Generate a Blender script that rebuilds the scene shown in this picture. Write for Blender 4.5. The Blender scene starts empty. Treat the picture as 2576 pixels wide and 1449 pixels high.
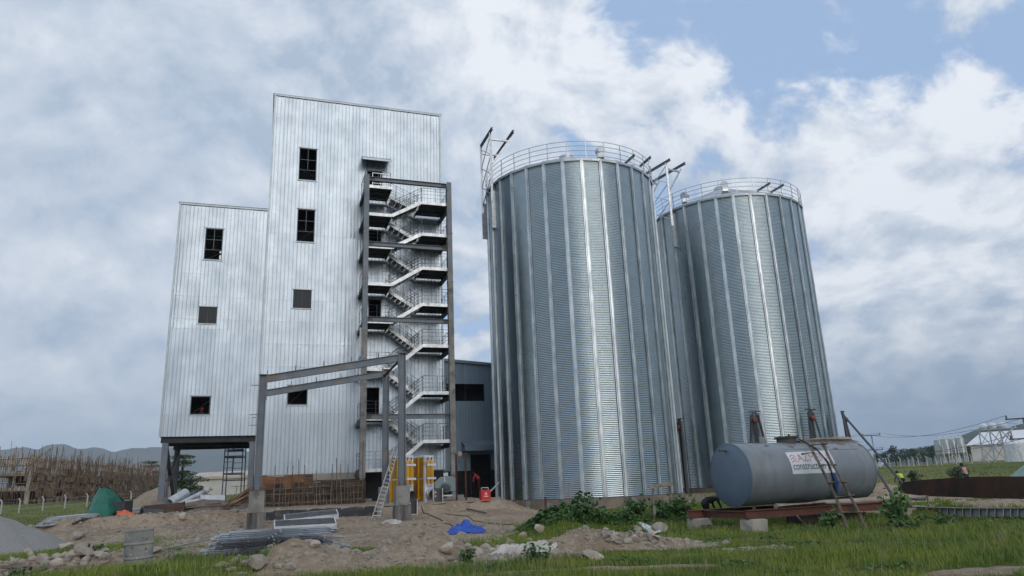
import bpy, math, random
import numpy as np
from mathutils import Vector, Matrix
random.seed(7); RS = np.random.RandomState(11)
scene = bpy.context.scene
col = scene.collection
R_ = math.radians
# ---------------------------------------------------------------- camera
PIT, ROLL, CZ, F = R_(15.47), R_(-2.34), 1.7, 1806.7      # F in pixels of a 2576 px wide frame
cam = bpy.data.cameras.new('camera'); cam_o = bpy.data.objects.new('camera', cam); col.objects.link(cam_o)
cam.sensor_width = 36.0; cam.lens = F / 2576 * 36.0; cam.clip_start = 0.1; cam.clip_end = 20000
c_, s_ = math.cos(ROLL), math.sin(ROLL); sp, cp = math.sin(PIT), math.cos(PIT)
right = Vector((c_, -sp * s_, cp * s_)); up = Vector((-s_, -sp * c_, cp * c_)); fwd = Vector((0, cp, sp))
M = Matrix((right, up, -fwd)).transposed().to_4x4(); M.translation = (0, 0, CZ)
cam_o.matrix_world = M; scene.camera = cam_o
scene.view_settings.view_transform = 'Standard'; scene.view_settings.look = 'None'
scene.view_settings.exposure = EXPOSURE = 0.38; scene.view_settings.gamma = 1.0
scene.render.engine = 'CYCLES'
scene.cycles.max_bounces = 6; scene.cycles.diffuse_bounces = 3; scene.cycles.glossy_bounces = 3
scene.cycles.transmission_bounces = 4; scene.cycles.volume_bounces = 0; scene.cycles.transparent_max_bounces = 8
scene.cycles.use_denoising = True
# ---------------------------------------------------------------- sun and sky
SUN_EL = R_(19); SUN_AZ = math.atan2(0.40, -0.92)          # azimuth measured from +Y towards +X
sun = bpy.data.lights.new('sun', 'SUN'); sun.energy = 0.75; sun.angle = R_(45); sun.color = (1.0, 0.94, 0.85)
sun_o = bpy.data.objects.new('sun', sun); col.objects.link(sun_o)
sdir = Vector((math.cos(SUN_EL) * math.sin(SUN_AZ), math.cos(SUN_EL) * math.cos(SUN_AZ), math.sin(SUN_EL)))
sun_o.rotation_euler = sdir.to_track_quat('Z', 'Y').to_euler()

def ray(x, y):
    X = (x - 1288) / F; Y = -(y - 724.5) / F
    a = c_ * X - s_ * Y; b = s_ * X + c_ * Y
    return Vector((a, cp - sp * b, sp + cp * b))

class NT:                                                   # short helper to write node graphs
    def __init__(s, tree): s.t = tree; s.n = tree.nodes; s.l = tree.links
    def add(s, typ, **kw):
        nd = s.n.new(typ)
        for k, v in kw.items():
            if k.startswith('i_'):
                key = k[2:]; key = int(key) if key.isdigit() else key.replace('_', ' ')
                s.put(v, nd.inputs[key])
            else: setattr(nd, k, v)
        return nd
    def put(s, v, sock):
        if isinstance(v, bpy.types.NodeSocket): s.l.new(v, sock)
        elif isinstance(v, bpy.types.Node): s.l.new(v.outputs[0], sock)
        else:
            try: sock.default_value = v
            except Exception: sock.default_value = tuple(v) + (1.0,)
    def math(s, op, a, b=0.0, clamp=False):
        nd = s.n.new('ShaderNodeMath'); nd.operation = op; nd.use_clamp = clamp
        s.put(a, nd.inputs[0]); s.put(b, nd.inputs[1]); return nd.outputs[0]
    def vmath(s, op, a, b=None):
        nd = s.n.new('ShaderNodeVectorMath'); nd.operation = op; s.put(a, nd.inputs[0])
        if b is not None: s.put(b, nd.inputs[1])
        return nd.outputs['Value'] if op in ('DOT_PRODUCT', 'LENGTH', 'DISTANCE') else nd.outputs[0]
    def ramp(s, v, lo, hi, a=0.0, b=1.0, smooth=True):
        nd = s.n.new('ShaderNodeMapRange'); nd.interpolation_type = 'SMOOTHSTEP' if smooth else 'LINEAR'
        s.put(v, nd.inputs[0]); nd.inputs[1].default_value = lo; nd.inputs[2].default_value = hi
        nd.inputs[3].default_value = a; nd.inputs[4].default_value = b; return nd.outputs[0]
    def mix(s, f, a, b, typ='MIX'):
        nd = s.n.new('ShaderNodeMix'); nd.data_type = 'RGBA'; nd.blend_type = typ
        s.put(f, nd.inputs[0]); s.put(a, nd.inputs[6]); s.put(b, nd.inputs[7]); return nd.outputs[2]
    def noise(s, vec, scale, detail=4, rough=.5, dist=0.0, dim='3D'):
        nd = s.n.new('ShaderNodeTexNoise'); nd.noise_dimensions = dim
        s.put(vec, nd.inputs['Vector']); nd.inputs['Scale'].default_value = scale; nd.inputs['Detail'].default_value = detail
        nd.inputs['Roughness'].default_value = rough; nd.inputs['Distortion'].default_value = dist; return nd.outputs[0]

world = bpy.data.worlds.new('World'); scene.world = world; world.use_nodes = True
w = NT(world.node_tree); w.n.clear()
tc = w.add('ShaderNodeTexCoord'); dirv = w.vmath('NORMALIZE', tc.outputs['Generated'])
sky = w.add('ShaderNodeTexSky', sky_type='NISHITA', sun_disc=False, sun_elevation=SUN_EL, sun_rotation=SUN_AZ, altitude=1700.0, air_density=1.0, dust_density=2.0, ozone_density=1.0)
sep = w.add('ShaderNodeSeparateXYZ', i_0=dirv); dz = sep.outputs[2]
den = w.math('ADD', w.math('MAXIMUM', dz, 0.0), 0.60)
px = w.math('DIVIDE', sep.outputs[0], den); py = w.math('DIVIDE', sep.outputs[1], den)
pl = w.add('ShaderNodeCombineXYZ', i_0=px, i_1=py, i_2=0.0).outputs[0]
warp = w.noise(pl, 2.0, 3, .5)
plw = w.vmath('ADD', pl, w.vmath('MULTIPLY', w.add('ShaderNodeCombineXYZ', i_0=warp, i_1=w.noise(w.vmath('ADD', pl, (7.3, 2.1, 0)), 2.0, 3, .5), i_2=0.0).outputs[0], (.22, .22, 0)))
def blob(x, y, rad, amp):                                   # a cloud bank or a gap lying in one direction of the sky
    d = ray(x, y).normalized(); dt = w.vmath('DOT_PRODUCT', dirv, tuple(d))
    return w.ramp(dt, math.cos(R_(rad)), 1.0, 0.0, amp)
n_big = w.noise(plw, 3.4, 10, .60)
n_fine = w.noise(w.vmath('ADD', plw, (3.1, 9.4, 1.7)), 8.5, 9, .60)
n_puff = w.noise(w.vmath('ADD', plw, (8.1, 1.4, 4.7)), 21.0, 6, .55)
cov = w.math('ADD', w.math('ADD', w.math('MULTIPLY', n_big, .46), w.math('MULTIPLY', n_fine, .57)), w.math('MULTIPLY', n_puff, .10))
bias = 0.02
for b in ((1195, 90, 4, -.10), (1205, 230, 3.5, -.08), (1560, 60, 5, -.08), (1990, 40, 10, -.06), (2080, 190, 8, -.045), (1480, 330, 4, -.05), (1760, 330, 4, -.05), (2250, 200, 5, -.05), (2480, 230, 9, -.06), (1960, 640, 6, -.06), (560, 430, 5, -.05),
          (1370, 190, 8, .09), (1640, 260, 7, .04), (2150, 360, 8, .06), (2380, 560, 12, .10), (380, 120, 32, .13), (150, 600, 22, .08), (850, 60, 14, .06), (2450, 900, 16, .10)):
    bias = w.math('ADD', blob(*b), bias)
cov = w.math('ADD', cov, bias)
dens = w.ramp(cov, .50, .605)
off = (.02, -.045, .0)
s_fine = w.noise(w.vmath('ADD', w.vmath('ADD', plw, (3.1, 9.4, 1.7)), off), 8.5, 9, .60)
s_big = w.noise(w.vmath('ADD', plw, (.035, -.085, .0)), 3.4, 10, .60)
shade = w.math('ADD', w.math('MULTIPLY', w.math('SUBTRACT', n_big, s_big), 2.2), .40)
shade = w.math('ADD', shade, w.math('MULTIPLY', w.math('SUBTRACT', n_fine, s_fine), 2.4))
shade = w.math('ADD', shade, w.math('MULTIPLY', w.math('SUBTRACT', n_fine, .5), 1.1))
shade = w.math('ADD', shade, w.math('MULTIPLY', w.math('SUBTRACT', n_puff, .5), .35))
sb = 0.0
for b in ((1370, 150, 8, .38), (1680, 230, 8, .28), (2150, 340, 9, .28), (2400, 520, 11, .40), (1150, 100, 6, .12), (300, 120, 24, -.10), (700, 260, 14, -.08), (2450, 900, 16, -.15)):
    sb = w.math('ADD', blob(*b), sb)
soft = w.ramp(sep.outputs[0], -.55, .10, .45, 1.0)
shade = w.math('ADD', w.math('MULTIPLY', w.math('SUBTRACT', shade, .40), soft), .40)
shade = w.math('ADD', shade, sb, clamp=True)
cl_col = w.mix(shade, (3.45, 4.2, 5.25), (7.1, 7.35, 7.75))
blue = w.mix(.75, sky.outputs[0], (3.3, 4.6, 6.8))
sk = w.mix(w.math('MULTIPLY', dens, .94), blue, cl_col)
hz = w.ramp(dz, -.02, .22, 1.0, 0.0)                         # the haze band low in the sky
hazec = w.mix(w.ramp(sep.outputs[0], -.6, .6), (4.1, 4.9, 5.85), (1.75, 2.45, 3.5))
sk = w.mix(w.math('MULTIPLY', hz, .9), sk, hazec)
bg = w.add('ShaderNodeBackground', i_Color=sk, i_Strength=0.1)
out = w.add('ShaderNodeOutputWorld'); w.l.new(bg.outputs[0], out.inputs[0])
world.cycles.sampling_method = 'MANUAL'; world.cycles.sample_map_resolution = 1024

# ---------------------------------------------------------------- geometry helpers
TH = R_(19.13); UX, UY = math.cos(TH), math.sin(TH)
U3 = Vector((UX, UY, 0)); N3 = Vector((-UY, UX, 0)); Z3 = Vector((0, 0, 1))
def W(u, o, z): return U3 * u + N3 * o + Z3 * z             # building axes: u along the facade, o away from the viewer
def V(x, y, o):                                             # picture point -> point on the upright plane at depth o
    d = ray(x, y); t = o / (d.x * N3.x + d.y * N3.y); return d * t + Vector((0, 0, CZ))
def D(x, y, dist):
    d = ray(x, y); t = dist / math.hypot(d.x, d.y); return d * t + Vector((0, 0, CZ))

def sm(a, b, x):
    t = np.clip((x - a) / (b - a), 0, 1); return t * t * (3 - 2 * t)
_perm = np.random.RandomState(3).rand(256, 256)
def vnoise(x, y):
    xi = np.floor(x).astype(int); yi = np.floor(y).astype(int); fx = x - xi; fy = y - yi
    fx = fx * fx * (3 - 2 * fx); fy = fy * fy * (3 - 2 * fy)
    g = lambda a, b: _perm[a & 255, b & 255]
    return (g(xi, yi) * (1 - fx) + g(xi + 1, yi) * fx) * (1 - fy) + (g(xi, yi + 1) * (1 - fx) + g(xi + 1, yi + 1) * fx) * fy - .5
def fbm(x, y, oct=4):
    r = 0; a = 1.0
    for k in range(oct): r = r + a * vnoise(x * 2 ** k + 17.3 * k, y * 2 ** k - 9.1 * k); a *= .5
    return r
MOUNDS = [  # x, y, rx, ry, angle, height : heaps of soil that belong to the ground
    (-2.45, 18.0, 1.35, 1.15, 10, .66), (-1.9, 17.2, 1.2, .8, 0, .10), (-4.75, 15.8, 1.3, .9, 15, .46), (-3.6, 16.6, 1.9, .9, 0, .14),
    (1.35, 18.7, 1.5, .7, 8, .40), (2.0, 18.5, .9, .6, 0, .12), (3.2, 18.6, 1.5, .45, 12, .25),
    (1.8, 25.0, 2.6, 1.5, -10, .62), (5.2, 33.5, 2.4, 1.6, 0, .35),
    (-12.0, 19.5, 4.0, 1.0, 14, .30), (-9.6, 19.6, 1.6, .9, 0, .26), (-17.5, 36.0, 6.0, 2.0, 16, .06), (-14.0, 30.0, 4.0, 2.4, 30, .06),
    (-.6, 44.4, 1.5, 1.1, 0, .55), (-8.5, 15.6, 3.0, 2.0, 0, .15), (-30, 62, 4, 2.5, 0, 1.6), (19.5, 40.5, 3.4, 2.0, 0, .75), (14.8, 26.4, 1.4, .9, 0, .35), (20.5, 31.0, 6.0, 1.4, 12, .3)]
def gnd(x, y, detail=True):
    x = np.asarray(x, float); y = np.asarray(y, float)
    d = np.hypot(x, y); o = x * N3.x + y * N3.y; u = x * UX + y * UY
    z = .18 - .12 * sm(14, 24, d) + .12 * sm(26, 40, d) + .15 * sm(45, 110, d) + 1.85 * sm(100 - 15 * sm(-10, 30, x), 150 - 15 * sm(-10, 30, x), d) + 1.0 * sm(150, 240, d)
    z = z + .10 * sm(0, -9, x) * sm(26, 15, d)
    pad = sm(-13, -8, u) * sm(14.5, 12.2, u)
    z = z + pad * (.38 * sm(34.8, 38.2, o) + .50 * sm(38.6, 39.4, o) + .1 * sm(40, 46, o)) * sm(95, 70, o)
    z = z + .65 * np.exp(-((x - 19.65) ** 2 + (y - 61.8) ** 2) / 150.)
    for mx, my, rx, ry, an, h in MOUNDS:
        ca, sa = math.cos(R_(an)), math.sin(R_(an)); a = ((x - mx) * ca + (y - my) * sa) / rx; b = (-(x - mx) * sa + (y - my) * ca) / ry
        rr = np.sqrt(a * a + b * b) * (1 + .35 * vnoise(x * 1.1 + mx, y * 1.1)); z = z + h * np.clip(1 - rr * .75, 0, 1) ** 1.25 * 1.25
    if detail:
        near = sm(90, 25, d)
        z = z + near * (.10 * fbm(x * .45, y * .45, 3) + .085 * fbm(x * 2.1, y * 2.1, 5)) * (1 - .5 * pad) + .3 * sm(60, 140, d) * fbm(x * .05, y * .05, 3)
    return z
def gz(x, y): return float(gnd(x, y))
def hit(x, y):                                              # where the line of sight through a picture point meets the ground
    d = ray(x, y); t = np.geomspace(6, 420, 1500); X = d.x * t; Y = d.y * t; below = d.z * t + CZ <= gnd(X, Y)
    k = int(np.argmax(below)) if below.any() else len(t) - 1; return Vector((X[k], Y[k], gz(X[k], Y[k])))

org = {}
def tag(o, label=None, cat=None, group=None, kind=None):
    if label: o['label'] = label
    if cat: o['category'] = cat
    if group: o['group'] = group
    if kind: o['kind'] = kind
    return o
def thing(name, loc, label, cat, group=None):
    o = bpy.data.objects.new(name, None); o.empty_display_size = .1; col.objects.link(o); o.location = loc; org[o] = Vector(loc)
    return tag(o, label, cat, group)
def link(name, me, parent=None, loc=None, mat3=None):
    o = bpy.data.objects.new(name, me); col.objects.link(o)
    if parent: o.parent = parent; org[o] = org[parent]
    if loc is not None:
        m = mat3.to_4x4() if mat3 is not None else Matrix.Identity(4)
        m.translation = Vector(loc) - (org[parent] if parent else Vector((0, 0, 0))); o.matrix_local = m
    return o
def frame(d, upv=Z3):
    d = d.normalized(); s = d.cross(upv)
    if s.length < 1e-4: s = d.cross(Vector((1, 0, 0)))
    s.normalize(); return d, s, s.cross(d)
class MB:
    def __init__(s): s.v = []; s.f = []
    def quad(s, *p):
        k = len(s.v); s.v += [Vector(q) for q in p]; s.f.append(tuple(range(k, k + len(p)))); return s
    def box(s, c, sx, sy, sz, ax=None):
        ax = ax or (Vector((1, 0, 0)), Vector((0, 1, 0)), Z3); c = Vector(c); k = len(s.v)
        for i in (-1, 1):
            for j in (-1, 1):
                for l in (-1, 1): s.v.append(c + ax[0] * (i * sx / 2) + ax[1] * (j * sy / 2) + ax[2] * (l * sz / 2))
        for q in ((0, 1, 3, 2), (4, 6, 7, 5), (0, 4, 5, 1), (2, 3, 7, 6), (0, 2, 6, 4), (1, 5, 7, 3)): s.f.append(tuple(k + a for a in q))
        return s
    def fbox(s, u0, u1, o0, o1, z0, z1):                    # box in building axes
        return s.box(W((u0 + u1) / 2, (o0 + o1) / 2, (z0 + z1) / 2), u1 - u0, o1 - o0, z1 - z0, (U3, N3, Z3))
    def bar(s, p, q, w, h, upv=Z3):
        p = Vector(p); q = Vector(q); d, a, b = frame(q - p, upv)
        return s.box((p + q) / 2, (q - p).length, w, h, (d, a, b))
    def ibeam(s, p, q, h, w, t=.02, upv=Z3):
        p = Vector(p); q = Vector(q); d, a, b = frame(q - p, upv); L = (q - p).length; c = (p + q) / 2; ax = (d, a, b)
        s.box(c + b * (h / 2 - t / 2), L, w, t, ax); s.box(c - b * (h / 2 - t / 2), L, w, t, ax); s.box(c, L, t, h - 2 * t, ax); return s
    def tube(s, pts, r, seg=8, caps=True, r1=None):
        pts = [Vector(p) for p in pts]; n = len(pts); k0 = len(s.v); a0 = None
        for i, p in enumerate(pts):
            d = (pts[min(i + 1, n - 1)] - pts[max(i - 1, 0)]).normalized()
            if a0 is None: _, a, b = frame(d)
            else:
                a = a0 - d * a0.dot(d); a.normalize(); b = a.cross(d) * -1
                b = d.cross(a)
            a0 = a; rr = r if r1 is None else r + (r1 - r) * i / (n - 1)
            if isinstance(r, (list, tuple)): rr = r[i]
            for j in range(seg):
                an = 2 * math.pi * j / seg; s.v.append(p + a * (math.cos(an) * rr) + b * (math.sin(an) * rr))
        for i in range(n - 1):
            for j in range(seg):
                j2 = (j + 1) % seg; s.f.append((k0 + i * seg + j, k0 + i * seg + j2, k0 + (i + 1) * seg + j2, k0 + (i + 1) * seg + j))
        if caps:
            s.f.append(tuple(k0 + j for j in range(seg))[::-1]); s.f.append(tuple(k0 + (n - 1) * seg + j for j in range(seg)))
        return s
    def lathe(s, c, prof, seg=32, axis=None, caps=False):   # prof: (radius, along) pairs
        c = Vector(c); d, a, b = frame(axis) if axis is not None else (Z3, Vector((1, 0, 0)), Vector((0, 1, 0))); k0 = len(s.v)
        for r, h in prof:
            for j in range(seg):
                an = 2 * math.pi * j / seg; s.v.append(c + d * h + a * (math.cos(an) * r) + b * (math.sin(an) * r))
        for i in range(len(prof) - 1):
            for j in range(seg):
                j2 = (j + 1) % seg; s.f.append((k0 + i * seg + j, k0 + i * seg + j2, k0 + (i + 1) * seg + j2, k0 + (i + 1) * seg + j))
        if caps:
            s.f.append(tuple(k0 + j for j in range(seg))[::-1]); s.f.append(tuple(k0 + (len(prof) - 1) * seg + j for j in range(seg)))
        return s
    def mesh(s, name, mat, smooth=False, origin=None):
        me = bpy.data.meshes.new(name); og = origin or Vector((0, 0, 0))
        me.from_pydata([tuple(v - og) for v in s.v], [], s.f)
        if mat: me.materials.append(mat)
        if smooth:
            me.polygons.foreach_set('use_smooth', [True] * len(me.polygons))
            if smooth is not True: me.set_sharp_from_angle(angle=R_(smooth))
        me.update(); return me
    def build(s, name, mat, parent=None, smooth=False):
        me = s.mesh(name, mat, smooth, org[parent] if parent else None)
        return link(name, me, parent)
    def solo(s, name, mat, label, cat, group=None, smooth=False):   # a thing that is one mesh, origin at its base
        c = sum(s.v, Vector((0, 0, 0))) / len(s.v); c.z = min(v.z for v in s.v)
        o = link(name, s.mesh(name, mat, smooth, c)); o.location = c; org[o] = c; return tag(o, label, cat, group)
_unit = {}
def rod(name, p, q, r, mat, parent=None, seg=6):            # a straight round bar: one shared mesh for each material
    key = (mat.name, seg)
    if key not in _unit: _unit[key] = MB().tube([(0, 0, 0), (0, 0, 1)], 1.0, seg).mesh(name, mat, 40)
    p = Vector(p); q = Vector(q); d = q - p; m = Matrix((frame(d)[1], frame(d)[2], d.normalized())).transposed()
    m = m @ Matrix.Diagonal((r, r, d.length)); return link(name, _unit[key], parent, p, m)
def slab(name, c, sx, sy, sz, ax, mat, parent=None):        # a straight board: one shared mesh for each material
    key = (mat.name, 'board')
    if key not in _unit: _unit[key] = MB().box((0, 0, 0), 1, 1, 1).mesh(name, mat)
    m = Matrix(ax).transposed() @ Matrix.Diagonal((sx, sy, sz)); return link(name, _unit[key], parent, c, m)

# ---------------------------------------------------------------- materials
def pm(name, c1, c2=None, scale=4.0, rough=.7, metal=0.0, bump=0.0, bscale=None, detail=5, stretch=(1, 1, 1), rvar=0.0, c3=None, s3=.5, lo=.35, hi=.65, local=False, objvar=0.0, bdist=.02, spec=None):
    m = bpy.data.materials.new(name); m.use_nodes = True; t = NT(m.node_tree); t.n.clear()
    geo = t.add('ShaderNodeNewGeometry'); pos = geo.outputs['Position']
    if local: pos = t.add('ShaderNodeTexCoord').outputs['Object']
    pos = t.vmath('MULTIPLY', pos, stretch)
    n1 = t.noise(pos, scale, detail, .6)
    cc = t.mix(t.ramp(n1, lo, hi), c1 + (1,), (c2 or c1) + (1,))
    if c3: cc = t.mix(t.ramp(t.noise(t.vmath('ADD', pos, (5, 3, 8)), scale * s3, 6, .65), .52, .68), cc, c3 + (1,))
    if objvar:
        oi = t.add('ShaderNodeObjectInfo'); cc = t.mix(1.0, cc, t.add('ShaderNodeCombineColor', i_0=t.ramp(oi.outputs['Random'], 0, 1, 1 - objvar, 1 + objvar * .5, False), i_1=t.ramp(oi.outputs['Random'], 0, 1, 1 - objvar, 1 + objvar * .5, False), i_2=t.ramp(oi.outputs['Random'], 0, 1, 1 - objvar, 1 + objvar * .5, False)).outputs[0], 'MULTIPLY')
    bs = t.add('ShaderNodeBsdfPrincipled'); t.put(cc, bs.inputs['Base Color']); bs.inputs['Metallic'].default_value = metal
    if spec is not None: bs.inputs['Specular IOR Level'].default_value = spec
    if rvar: t.put(t.ramp(t.noise(pos, scale * .7, 4, .6), .3, .7, max(rough - rvar, .02), rough + rvar, False), bs.inputs['Roughness'])
    else: bs.inputs['Roughness'].default_value = rough
    if bump:
        bn = t.add('ShaderNodeBump', i_Strength=bump, i_Distance=bdist, i_Height=t.noise(pos, bscale or scale * 3, 6, .65)); t.put(bn, bs.inputs['Normal'])
    o = t.add('ShaderNodeOutputMaterial'); t.l.new(bs.outputs[0], o.inputs[0]); return m
M_ = {}
M_['galv'] = pm('galvanised_sheet', (.395, .455, .485), (.355, .41, .44), 1.2, .25, 1.0, 0, rvar=.03, objvar=.10, local=False)
M_['stiff'] = pm('galvanised_stiffener', (.68, .72, .74), (.50, .54, .56), 2.2, .36, .80, .0, rvar=.1, stretch=(1, 1, .4), objvar=.12)
M_['galvbar'] = pm('galvanised_bar', (.60, .62, .64), (.48, .50, .52), 5, .42, .9, rvar=.08)
M_['galvwhite'] = pm('bright_galvanised_channel', (.60, .61, .62), (.44, .45, .46), 3, .38, .75, rvar=.08, c3=(.35, .34, .33), s3=1.6)
M_['steel'] = pm('grey_primed_steel', (.125, .15, .18), (.17, .19, .215), 1.6, .5, .15, .1, c3=(.22, .17, .135), s3=.6, rvar=.1)
M_['darksteel'] = pm('dark_primed_steel', (.045, .05, .058), (.07, .075, .08), 2, .55, .1, c3=(.09, .07, .055))
M_['conccol'] = pm('weathered_concrete', (.30, .285, .26), (.20, .19, .17), 1.5, .9, 0, .35, c3=(.13, .12, .11), s3=.8)
M_['concpale'] = pm('pale_concrete', (.40, .36, .30), (.30, .27, .23), 1.2, .9, 0, .3, c3=(.22, .20, .17))
M_['conc_ring'] = pm('ring_beam_concrete', (.27, .21, .155), (.18, .15, .12), 1.0, .92, 0, .4, c3=(.10, .095, .09), s3=.7)
M_['black'] = pm('black_membrane', (.016, .017, .019), (.03, .031, .033), 3, .55, 0, .4, c3=(.10, .09, .08), s3=.9)
M_['dark'] = pm('painted_room_dark', (.018, .018, .02), (.03, .03, .03), 1, .9)  # near-black colour stands in for the shade inside rooms and openings
M_['rust'] = pm('rusty_steel', (.13, .05, .03), (.075, .035, .025), 1.6, .8, .1, .3, c3=(.035, .024, .02), s3=.5)
M_['rustdark'] = pm('dark_rusted_plate', (.085, .036, .022), (.035, .019, .014), .8, .62, .2, .15, c3=(.018, .013, .012), s3=.6, stretch=(1, 1, .5))
M_['redox'] = pm('red_oxide_beam', (.16, .055, .035), (.11, .045, .03), 1.4, .7, .05, .2, c3=(.06, .035, .028), s3=.9)
M_['wood'] = pm('weathered_timber', (.24, .185, .135), (.15, .115, .085), 2.5, .88, 0, .5, 14, c3=(.10, .075, .055), objvar=.35)
M_['paleplank'] = pm('pale_timber', (.42, .36, .29), (.30, .25, .20), 3, .88, 0, .4, c3=(.18, .14, .11), objvar=.2)
M_['ply'] = pm('formwork_board', (.30, .135, .05), (.17, .085, .045), 1.8, .8, 0, .3, c3=(.08, .055, .04), s3=.8, objvar=.35, stretch=(1, 1, 2))
M_['plyd'] = pm('dark_formwork_board', (.13, .075, .045), (.075, .05, .035), 1.8, .85, 0, .3, c3=(.03, .025, .02), objvar=.4, stretch=(1, 1, 2))
M_['bamboo'] = pm('dry_stick', (.30, .195, .12), (.17, .11, .07), 1.2, .9, 0, .3, objvar=.45)
M_['yellow'] = pm('yellow_enamel', (.72, .36, .012), (.66, .31, .01), 2, .38, 0, c3=(.50, .25, .012), s3=.5)
M_['amber'] = pm('amber_panel', (.46, .24, .012), (.36, .18, .012), 2, .45, 0, c3=(.26, .12, .012), s3=.4)
M_['white'] = pm('white_paint', (.74, .75, .77), (.62, .64, .67), 2, .45, 0, c3=(.45, .45, .45), s3=.8)
M_['teal'] = pm('grey_green_enamel', (.30, .36, .36), (.25, .31, .31), 2, .4, 0, rvar=.06)
M_['bluegrey'] = pm('blue_grey_enamel', (.13, .18, .21), (.10, .14, .17), 2, .45)
M_['redbox'] = pm('red_enamel', (.62, .02, .022), (.52, .018, .02), 2, .45)
M_['tank'] = pm('grey_tank_paint', (.225, .25, .27), (.19, .212, .235), 1.1, .42, 0, .06, bscale=3, c3=(.17, .175, .175), s3=1.3, rvar=.08, stretch=(1.6, 1.6, .35))
M_['cap'] = pm('shaded_tank_paint', (.135, .185, .245), (.115, .16, .215), 1.0, .45, 0, .05, rvar=.05)  # left-facing end: its shade put into a darker, bluer tank colour
M_['mud'] = pm('dried_mud', (.21, .165, .125), (.13, .105, .085), 5, .95, 0, .5)
M_['tarpg'] = pm('green_tarpaulin', (.008, .135, .085), (.006, .105, .068), 2.5, .5, 0, .15, 5)
M_['tarpb'] = pm('blue_tarpaulin', (.02, .105, .52), (.02, .07, .36), 3, .42, 0, .2, 6)
M_['orange'] = pm('orange_sheet', (.72, .16, .05), (.60, .13, .05), 3, .6)
M_['drum'] = pm('stained_drum_steel', (.29, .285, .26), (.22, .22, .215), 3, .7, .1, .25, c3=(.38, .345, .28), s3=.6)
M_['rock'] = pm('pale_limestone', (.50, .425, .345), (.35, .295, .24), 2.5, .95, 0, .6, 9, c3=(.24, .205, .17), s3=1.4, objvar=.3)
M_['gravel'] = pm('grey_gravel', (.33, .32, .30), (.22, .215, .20), 28, .95, 0, .8, 45)
M_['pvc'] = pm('white_plastic_pipe', (.62, .64, .66), (.50, .52, .54), 1.5, .45, 0, c3=(.34, .30, .26), s3=.8)
M_['pipein'] = pm('painted_bore_shade', (.02, .02, .022), (.03, .03, .03), 2, .8)  # near-black discs stand in for the shade inside pipe mouths
M_['sack'] = pm('dusty_white_sack', (.58, .54, .48), (.42, .38, .33), 3, .85, 0, .4)
M_['rope'] = pm('black_cable', (.022, .021, .02), (.04, .035, .03), 4, .7)
M_['glass'] = pm('dark_window_pane', (.012, .016, .022), (.022, .028, .034), .8, .12, 0, spec=.18)
M_['leafd'] = pm('vine_leaf', (.035, .088, .020), (.065, .140, .030), 2.2, .6, 0, lo=.4, hi=.6)
M_['leaf'] = pm('leaf', (.050, .110, .025), (.090, .165, .040), 1.3, .6, 0, lo=.4, hi=.6)
M_['leaft'] = pm('far_tree_leaf', (.028, .060, .022), (.055, .095, .032), .25, .7, 0)
M_['acacia'] = pm('acacia_leaf', (.05, .085, .02), (.095, .125, .03), .35, .7)
M_['bark'] = pm('bark', (.10, .08, .06), (.06, .05, .04), 3, .95, 0, .5)
M_['skin'] = pm('brown_skin', (.065, .036, .024), (.055, .03, .02), 3, .55)
M_['hair'] = pm('black_hair', (.008, .007, .007), (.012, .011, .01), 6, .8)
M_['pink'] = pm('pink_shirt', (.62, .36, .33), (.52, .30, .28), 6, .85)
M_['redcl'] = pm('red_cloth', (.60, .07, .08), (.48, .05, .065), 5, .85)
M_['maroon'] = pm('dark_red_trousers', (.12, .012, .016), (.09, .01, .013), 5, .9)
M_['blackcl'] = pm('black_cloth', (.014, .014, .016), (.022, .022, .025), 5, .9)
M_['navy'] = pm('dark_trousers', (.03, .035, .05), (.045, .05, .065), 5, .9)
M_['hivis'] = pm('hi_vis_vest', (.62, .78, .06), (.55, .68, .05), 4, .7)
M_['grid'] = pm('grey_grating', (.20, .21, .22), (.14, .145, .15), 4, .5, .5)
M_['whiteroof'] = pm('white_roof_sheet', (.80, .80, .82), (.74, .75, .77), .3, .5)
M_['offwhite'] = pm('cream_render', (.66, .62, .56), (.58, .55, .50), .4, .85)
M_['shadewall'] = pm('shade_tinted_cladding', (.30, .40, .50), (.27, .365, .455), .6, .4, .1, 0, rvar=.08, objvar=.05)  # annex sheets: bluish shade mixed into the base colour
M_['postw'] = pm('white_concrete_post', (.55, .54, .51), (.42, .41, .39), 2, .85)
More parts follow.
